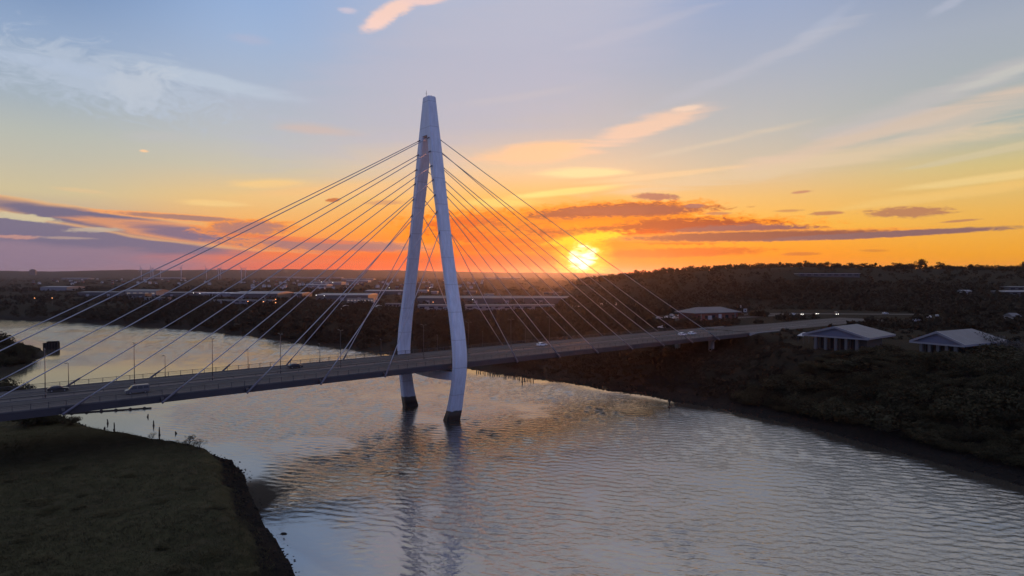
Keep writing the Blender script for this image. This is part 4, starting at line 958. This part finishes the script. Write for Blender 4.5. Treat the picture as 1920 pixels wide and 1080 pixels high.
# pavilions on the right terrace
PROOF = mat('pavilion_roof', (.125, .125, .14), .6, noise=.3, col2=(.095, .095, .11)); PFASC = mat('white_fascia', (.21, .21, .225), .5); PED = mat('pediment_cladding', (.11, .12, .17), .6); PCOL = mat('pavilion_column', (.09, .09, .088), .7)
def pavilion(label, c0, c1, back, zg, ze, rise, name='pavilion'):
    """front eaves run from c0 to c1 (world x, y), the ridge runs back by the vector length back"""
    c0, c1 = Vector(c0), Vector(c1); f = (c1-c0); w = f.length; rz = math.atan2(f.y, f.x); mid_ = (c0+c1)/2
    t = thing(name, label, 'pavilion', (mid_.x, mid_.y, zg), rz); FOOT.append((mid_.x+10, mid_.y+10, 24, 36, 40))
    h = ze-zg; D = back; hw = w/2
    MB().loft([[(-hw, 0, h+.25), (-hw, 0, h+.6), (0, 0, h+rise+.6), (hw, 0, h+.6), (hw, 0, h+.25), (0, 0, h+rise+.2)][::-1], [(-hw, D, h+.25), (-hw, D, h+.6), (0, D*.8, h+rise+.6), (hw, D, h+.6), (hw, D, h+.25), (0, D*.8, h+rise+.2)][::-1]]).build('roof', PROOF, t)
    fb = MB()
    for sg in (-1, 1): fb.loft([[(sg*hw*1.005, y, h-.05), (sg*hw*1.005, y, h+.64), (0, y, h+rise+.68), (0, y, h+rise-.15)] for y in (-.35, .02)])
    fb.box(-hw, hw, -.42, -.355, h-.25, h+.35); fb.box(hw-.05, hw+.12, .03, D, h-.1, h+.62); fb.box(-hw-.12, -hw+.05, .03, D, h-.1, h+.62)
    fb.build('fascia', PFASC, t)
    MB().loft([[(-hw*.96, y, h+.3), (hw*.96, y, h+.3), (0, y, h+rise+.15)] for y in (.6, .9)]).build('pediment', PED, t)
    for k in range(5):
        x = -hw*.62+hw*1.24*k/4; MB().box(x-.5, x+.5, .7, 1.6, -1.2, h+.28).build('column', PCOL, t)
    MB().box(-hw*.8, hw*.8, 4.2, D*.75, -1.2, h+.25).build('wall', mat('pavilion_wall', (.05, .048, .045), .8), t)
    for k in range(4):
        x = -hw*.465+hw*.93*k/3; g = MB().box(x-1.4, x+1.4, 4.05, 4.19, .2, h-.4).build('window', WIN, t)
    return t
pavilion('left of two white gabled pavilions with a grey blue roof above the right bank', at(1505, 628, 22.2)+(0,), at(1630, 637, 22.2)+(0,), 25, 17.0, 22.2, 3.6)
pavilion('right of two white gabled pavilions, its roof half hidden by a pale tree', at(1706, 641, 21.9)+(0,), at(1810, 650, 21.9)+(0,), 30, 17.0, 21.9, 3.9)
x, y = at(1512, 634, 19); t = thing('canopy', 'small white lean-to canopy at the left corner of the left pavilion', 'canopy', (x, y, 17.0), .5)
MB().loft([[(-4, y_, 3.1+.02*0), (0, y_, 4.3), (0, y_, 4.45), (-4, y_, 3.25)] for y_ in (-1.5, 1.5)]).build('roof', ROOFW, t)
for xx in (-3.7, -.3):
    for yy in (-1.3, 1.3): MB().box(xx-.08, xx+.08, yy-.08, yy+.08, 0, 3.1 if xx < -1 else 4.2).build('post', RAIL, t)
# buildings on the wooded hill
shed('long low white roofed building high on the wooded hill', 1498, 1612, 519.5, 12, 4, ROOFW, WALLD, .4, wins=9, doors=0, name='long_building', cat='building')
shed('white eaved building cut by the right picture edge', 1882, 1940, 556, 16, 5, ROOFW, WALLD, .7, wins=4, doors=0, name='hillside_building', cat='building')
shed('grey roofed building behind the white eaved one at the right edge', 1892, 1950, 547, 14, 5, ROOFG, WALLD, .8, wins=4, doors=0, name='hillside_building', cat='building')
shed('pale gabled cottage at the far right below the hill', 1900, 1914, 604, 7, 3.6, ROOFG, WALLW, 2.2, wins=2, doors=1, name='cottage', cat='house')
shed('small pale house on the hill slope left of the right edge building', 1805, 1822, 553, 8, 3.5, ROOFL, WALLW, 1.4, wins=2, doors=1, name='cottage', cat='house')
# city tower and wind farm far away
y = 5900.; x = (62-960)/FPX*y; t = thing('tower_block', 'dark tower block alone on the far left horizon', 'tower block', (x, y, gz(x, y)-4), .3)
MB().box(-24, 24, -12, 12, 0, 52).build('wall', WALLD, t); MB().box(-15, 13, -8, 8, 52, 58).build('roof_plant', WALLD, t)
def turbine_parts():
    tw = MB().tube([(0, 0, 0), (0, 0, 30), (0, 0, 62)], [2.1, 1.7, 1.2], 10).mesh('tower', True)
    nc = MB().loft([[(sx_*1.6, y_, z_) for sx_, z_ in ((-1, 61.5), (1, 61.5), (.9, 64.6), (-.9, 64.6))] for y_ in (-3.5, 5)]).mesh('nacelle')
    bl = MB().loft([[(-.9*c_, -.35, r_), (.9*c_, -.35, r_), (.9*c_, .3, r_), (-.9*c_, .3, r_)] for r_, c_ in ((.5, .8), (5, 1.35), (16, .8), (27, .3))]).mesh('blade')
    for m_ in (tw, nc, bl): m_.materials.append(mat('turbine_white', (.42, .42, .45), .5))
    return tw, nc, bl
TP = turbine_parts()
tdesc = ['leftmost wind turbine on the far plain', 'wind turbine just left of its close twin, second from the left', 'wind turbine close behind the second from the left', 'fourth wind turbine from the left, half behind a cable', 'wind turbine standing alone in the middle of the row', 'sixth wind turbine from the left, alone between cables', 'wind turbine just left of its twin, near the right of the row', 'wind turbine right of its twin, third from the right', 'second wind turbine from the right', 'rightmost wind turbine of the row']
for i, (px, y) in enumerate([(265, 3500), (283, 3700), (287, 3600), (301, 4300), (340, 3300), (387, 3600), (410, 3500), (414, 3700), (453, 3400), (460, 4100)]):
    x = (px-960)/FPX*y; z = gz(x, y)
    t = thing('wind_turbine', tdesc[i], 'wind turbine', (x, y, z), random.uniform(-.5, .5), 'wind turbines on the far plain')
    link('tower', TP[0], parent=t); n_ = link('nacelle', TP[1], parent=t); a0 = random.uniform(0, 2)
    for k in range(3): b_ = link('blade', TP[2], parent=t); b_.location = (0, -4.2, 63); b_.rotation_euler = (0, a0+k*2*math.pi/3, 0)
# lit lamps of the estate
LW = mat('lamp_lit_white', (.9, .9, .9), .4, emit=(1, .95, .85, 5)); LO = mat('lamp_lit_orange', (.9, .6, .3), .4, emit=(1, .38, .12, 5))
def lit_lamp(px, py, m, label, h=9., r=.42):
    x, y, z = hit(px, py+h*FPX/950.)
    k = max(1., y/950.); t = thing('yard_lamp', label, 'lamp', (x, y, z))
    MB().tube([(0, 0, 0), (0, 0, h)], [.12, .08], 6).build('column', LAMPM, t)
    MB().loft([[(sx_*r*k, -r*.5, h), (sx_*r*k, r*.5, h), (sx_*r*k, r*.4, h+r*1.1*k), (sx_*r*k, -r*.5, h+r*1.1*k)] for sx_ in (-.7, .7)]).build('lamp_head', m, t)
for px, py, m_, lb in [(363, 550, LW, 'lit white lamp left of the bright white saw roof'), (375, 551, LW, 'lit white lamp right of another one beside the saw roof'), (465, 571, LO, 'lit orange lamp below the broad lilac roof, leftmost of the orange ones'), (494, 572, LO, 'lit orange lamp second from the left below the lilac roof'), (517, 566, LO, 'upper of two stacked orange lamps right of the lilac roof'), (517, 574, LO, 'lower of two stacked orange lamps right of the lilac roof'), (593, 556, LW, 'big lit white lamp at the left corner of the large pale roof'), (608, 557, LW, 'lit white lamp right of the big one at the large pale roof'), (603, 523, LW, 'far lit lamp on the plain left of its neighbour'), (624, 524, LW, 'far lit lamp on the plain right of its neighbour'), (730, 537, LW, 'lit white lamp left of the left pylon leg'), (806, 537, LW, 'lit white lamp seen between the pylon legs'), (886, 567, LW, 'lit lamp on the ridged warehouse right of the pylon'), (812, 573, LO, 'lit orange lamp between the pylon legs'), (65, 563, LO, 'dim lit lamp in the far left woods'), (98, 563, LO, 'dim lit lamp right of the first in the far left woods')]:
    lit_lamp(px, py, m_, lb)
# curved white canopies in the scrub
for px, lb in ((649, 'curved white shell canopy in the scrub, left of two'), (711, 'curved white shell canopy in the scrub, right of two')):
    x, y, z = hit(px, 581); t = thing('shell_canopy', lb, 'canopy', (x, y, z), .5, 'curved canopies below the estate')
    sh = MB(); rings = []
    for k in range(10):
        a_ = math.pi*(.05+.62*k/9); r = 4.5; rings.append([(r*-math.cos(a_)*1.1, y_, 3.0*math.sin(a_)*1.5+o_) for y_, o_ in ((-2.2, 0), (2.2, 0), (2.2, .22), (-2.2, .22))])
    sh.loft(rings).build('shell', ROOFW, t); MB().tube([(-2, 0, 0), (-2, 0, 4)], .12, 6).build('post', RAIL, t); MB().tube([(2, 0, 0), (2, 0, 4.1)], .12, 6).build('post', RAIL, t)
for i, px in enumerate([1121, 1128, 1136, 1143, 1155, 1164, 1171]):
    x, y, z = hit(px, 573); car('van', x, y, z+.05, 1.3, 'white', 'white van parked in the short row below the hill right of the sun', 'white vans in a row', cat='van')

# ------------------------------------------------------------------ river furniture
TIMB = mat('wet_timber', (.025, .021, .017), .8); STONE = mat('dark_stone', (.011, .010, .010), .9, noise=.8, col2=(.02, .018, .017), spec=.1)
x, y = at(97, 654, 0); t = thing('mooring_dolphin', 'dark boxy mooring structure standing alone in the river at the left', 'mooring structure', (x, y, 0), .35)
MB().box(-4.1, 3.9, -1.8, 1.8, -3, 3.8).box(-2.2, 3.7, -1.7, 1.7, 3.8, 4.7).build('body', STONE, t)
for k in range(6): MB().box(-3.9+1.5*k-.18, -3.9+1.5*k+.18, -2.05, -1.8, -3, 4.0).build('fender', TIMB, t)
for i, (px, py, h, lb) in enumerate([(202, 794, 1.6, 'leaning timber stump in the water, upper left of the group'), (214, 806, 2.6, 'tall timber stump nearest the grassy bank'), (277, 782, 1.2, 'short stump farthest from the bank, near the boom'), (288, 798, 1.9, 'timber stump in the middle of the group'), (299, 816, 2.8, 'thick timber stump with a wide foot by the bank'), (330, 813, .8, 'tiny thin stump alone at the right of the group'), (196, 804, .7, 'tiny bent stump left of the tall one'), (109, 765, 1.5, 'stump under the bridge deck beside the bushes')]):
    x, y = at(px, py, 0); t = thing('timber_stump', lb, 'timber stump', (x, y, 0), i*.7, 'timber stumps by the grassy bank')
    MB().tube([(0, 0, -2), (.06*(i % 3), 0, h*.5), (.18*((i % 3)-1), 0, h*.85)], [.22 if i != 4 else .34, .18, .12], 7).build('shaft', TIMB, t)
    MB().tube([(0, 0, -1.5), (0, 0, .3)], [.32, .27], 8).build('foot', TIMB, t)
a_, b_ = at(120, 776, 0), at(284, 765.5, 0); t = thing('floating_boom', 'dark floating boom with bulging floats in the river behind the bridge', 'boom', (a_[0], a_[1], 0), math.atan2(b_[1]-a_[1], b_[0]-a_[0]))
ln = math.hypot(b_[0]-a_[0], b_[1]-a_[1]); MB().tube([(0, 0, .12), (ln, 0, .12)], .26, 8).build('pipe', TIMB, t)
for k in range(6): MB().tube([(ln*(k+.5)/6-.5, 0, .2), (ln*(k+.5)/6, 0, .2), (ln*(k+.5)/6+.5, 0, .2)], [.25, .55, .25], 8).build('float', TIMB, t)
rp_ = np.random.default_rng(5)
for i in range(26):
    px = 893+i*4.3+rp_.uniform(-1, 1); py = np.interp(px, [890, 940, 1000], [696, 704, 713])+1.5; x, y = at(px, py, 0)
    o = MB().tube([(0, 0, -1), (.05, 0, rp_.uniform(.5, 1.5))], [.28, .2], 6).build('bank_pile', TIMB); o.location = (x, y, 0); tag(o, 'short dark timber pile in the ragged row along the far bank right of the pylon', 'timber pile', 'row of piles along the far bank')
for px, py, h, lb in ((979, 716, 2.6, 'thick dark post standing in bright water right of the pylon'), (1255, 763, 3.0, 'thin leaning post in the water at the right bank'), (984, 715, 1.6, 'thin post just right of the thick one in bright water')):
    x, y = at(px, py, 0); t = thing('mooring_post', lb, 'post', (x, y, 0)); MB().tube([(0, 0, -2), (.1, 0, h*.5), (-.05, 0, h)], [.34 if h != 1.6 else .15, .3 if h != 1.6 else .12, .2 if h != 1.6 else .1], 7).build('shaft', TIMB, t); MB().tube([(0, 0, -1), (0, 0, .25)], .45, 8).build('foot', TIMB, t)
x, y = at(532, 1001, 0); o = MB().tube([(-.5, 0, .04), (-.2, .02, .12), (.3, 0, .1), (.6, -.05, .03)], [.08, .16, .15, .05], 7).build('driftwood', TIMB); o.location = (x, y, 0); tag(o, 'small dark piece of driftwood floating near the grassy bank', 'driftwood')

# ------------------------------------------------------------------ woods, scrub, grass, stones as masses
rw = np.random.default_rng(8); pts = []
def clear(x, y):
    for f in FOOT:
        if abs(x-f[0]) < f[3]/2+3 and y > f[1]-f[4]/2-10 and y < f[1]+f[4]/2+5: return False
    tt = (x-MID[0])*U[0]+(y-MID[1])*U[1]; aa = (x-MID[0])*NV[0]+(y-MID[1])*NV[1]
    if abs(aa) < 19 and 40 < tt < 400: return False
    for (cx, cy, r_, z_) in FLATS:
        if math.hypot(x-cx, y-cy) < r_+4: return False
    return True
cp = []
while len(cp) < 9500:
    px = rw.uniform(-140, 2060, 4000)
    q = rw.random(4000); y = np.where(q < .45, rw.uniform(255, 700, 4000), np.where(q < .8, rw.uniform(560, 1500, 4000), rw.uniform(1400, 5000, 4000)))
    x = (px-960)/FPX*y; d, ins = sdist(x, y, POLY); dr = sdist(x, y, RB, False); dl = sdist(x, y, LB, False)
    g = hgt(x, y)
    ok = (~ins) & (dr < dl) & (dr > 5) & (g < 90)
    ok &= ~((x > 20) & (y < 300) & (dr < 9))
    ok &= ~((dr < 14) & (x > -60))
    for i in np.nonzero(ok)[0]:
        if clear(x[i], y[i]): cp.append((x[i], y[i], g[i]))
for x, y, z in cp[:9500]:
    n_ = vn(x, y, 120)
    h = max(1.2, rw.uniform(2.2, 6.0)*(1+.9*n_)*(1. if y > 420 else .75)); h = h*(.42 if (z < 12 or x > 60) and y < 330 and x > -70 else 1); w = h*rw.uniform(1.2, 2.0)
    if y > 1300: w *= 1.8
    pts.append((x, y, w, h, z-.3))
q = np.column_stack([rw.uniform(-40, 115, 9000), rw.uniform(190, 345, 9000)]); dq, iq = sdist(q[:, 0], q[:, 1], POLY); gq = hgt(q[:, 0], q[:, 1]); drq = sdist(q[:, 0], q[:, 1], RB, False)
okq = np.nonzero((~iq) & (drq > 10) & (drq < 95) & (gq < 17.6) & (gq > .9) & (np.abs((q[:, 0]-MID[0])*NV[0]+(q[:, 1]-MID[1])*NV[1]) > 2))[0][:1700]
for i in okq:
    h = rw.uniform(.5, 1.6)*(1+.9*vn(q[i, 0], q[i, 1], 14)); h = min(h, 2.4); pts.append((q[i, 0], q[i, 1], h*rw.uniform(1.5, 2.6), h, gq[i]-.15))
mass('woodland', 'dark scrub and woodland covering the far bank, plain and hill', 'woodland', pts, WOODL, lambda y: 46 if y < 500 else 26 if y < 1000 else 12, .17, 4)
# grass on the left bank
gp = []
while len(gp) < 9000:
    px = rw.uniform(-40, 560, 3000); py = rw.uniform(785, 1100, 3000)
    for a_, b_ in zip(px, py):
        x, y = at(a_, b_, 5.2); gp.append((x, y))
gp = np.array(gp); d, ins = sdist(gp[:, 0], gp[:, 1], POLY); dl = sdist(gp[:, 0], gp[:, 1], LB, False)
gp = gp[(~ins) & (dl > 3.2)]; zz = hgt(gp[:, 0], gp[:, 1]); c = []; s_ = []
k = 5; base = np.repeat(np.column_stack([gp, zz]), k, axis=0); n = len(base)
off = rw.normal(size=(n, 2))*.3; hh = rw.uniform(.10, .34, n)*np.repeat(.7+1.0*(vn(gp[:, 0], gp[:, 1], 8)+.5), k); an = rw.uniform(0, 6.28, n); lean = rw.normal(size=(n, 2))*.16
b0 = base+np.column_stack([off, np.full(n, -.03)]); wv = np.column_stack([np.cos(an), np.sin(an), 0*an])*.05
tp = b0+np.column_stack([lean*hh[:, None]*3, hh])
v = np.stack([b0-wv, b0+wv, tp+wv*.25, tp-wv*.25], 1).reshape(-1, 3)
gm_ = grid_mesh('grass', v, np.arange(len(v)).reshape(-1, 4)); o = link('grass', gm_, GRASSM, None, 'stuff'); tag(o, 'rough dark grass growing on the left bank in the foreground', 'grass')
# stones along the water lines
def stones(name, label, pts, m):
    vs = []; fs = []
    ico = [(0, 0, 1), (.9, 0, .2), (.28, .85, .2), (-.72, .53, .2), (-.72, -.53, .2), (.28, -.85, .2), (0, 0, -1)]
    tri = [(0, 1, 2), (0, 2, 3), (0, 3, 4), (0, 4, 5), (0, 5, 1), (6, 2, 1), (6, 3, 2), (6, 4, 3), (6, 5, 4), (6, 1, 5)]
    for x, y, z, r in pts:
        b = len(vs); a_ = rw.uniform(0, 6.28); q = rw.uniform(.6, 1.2, 7); sx_, sy_ = rw.uniform(.7, 1.4, 2)
        for k_, p in enumerate(ico): vs.append((x+r*q[k_]*(p[0]*math.cos(a_)-p[1]*math.sin(a_))*sx_, y+r*q[k_]*(p[0]*math.sin(a_)+p[1]*math.cos(a_))*sy_, z+r*q[k_]*p[2]*.6))
        fs += [tuple(i+b for i in t_) for t_ in tri]
    o = MB().add(vs, fs).build(name, m, None, False, 'stuff'); tag(o, label, 'stones')
def along(poly, i0, i1, n, lo, hi):
    out = []; seg = [(poly[i], poly[i+1]) for i in range(i0, i1)]; ls = np.array([math.hypot(b_[0]-a_[0], b_[1]-a_[1]) for a_, b_ in seg]); pk = rw.choice(len(seg), n, p=ls/ls.sum())
    for k_ in pk:
        a_, b_ = seg[k_]; t_ = rw.random(); nx, ny = -(b_[1]-a_[1]), b_[0]-a_[0]; l_ = math.hypot(nx, ny); o_ = rw.uniform(lo, hi)
        out.append((a_[0]+(b_[0]-a_[0])*t_+nx/l_*o_, a_[1]+(b_[1]-a_[1])*t_+ny/l_*o_))
    return out
sl_ = along(LB, 13, 31, 2600, -4.5, 1.6)
zz = hgt(np.array([p[0] for p in sl_]), np.array([p[1] for p in sl_]))
stones('bank_stones', 'dark stones and mud along the edge of the grassy bank', [(p[0], p[1], max(z_, -.12), rw.uniform(.1, .42)) for p, z_ in zip(sl_, zz) if z_ > -.8], STONE)
sr_ = along(RB, 2, 20, 2600, -11, 1.0)
zz = hgt(np.array([p[0] for p in sr_]), np.array([p[1] for p in sr_]))
stones('shore_stones', 'dark stones and weed along the foot of the right bank', [(p[0], p[1], max(z_, -.12), rw.uniform(.12, .55)) for p, z_ in zip(sr_, zz) if z_ > -.6], STONE)

# ------------------------------------------------------------------ the air
HZ = mat('haze_air', (1, 1, 1))
t = HZ.node_tree; t.nodes.clear(); ov_ = t.nodes.new('ShaderNodeOutputMaterial'); pv = t.nodes.new('ShaderNodeVolumePrincipled')
pv.inputs['Color'].default_value = (.78, .76, .95, 1); pv.inputs['Density'].default_value = 3.2e-5; pv.inputs['Anisotropy'].default_value = .8
t.links.new(pv.outputs[0], ov_.inputs['Volume'])
hz = MB().box(-14400, 14400, -14400, 14400, -4.2, 185).build('haze', HZ, None, False, 'stuff'); tag(hz, 'thin evening haze over the river valley', 'haze')
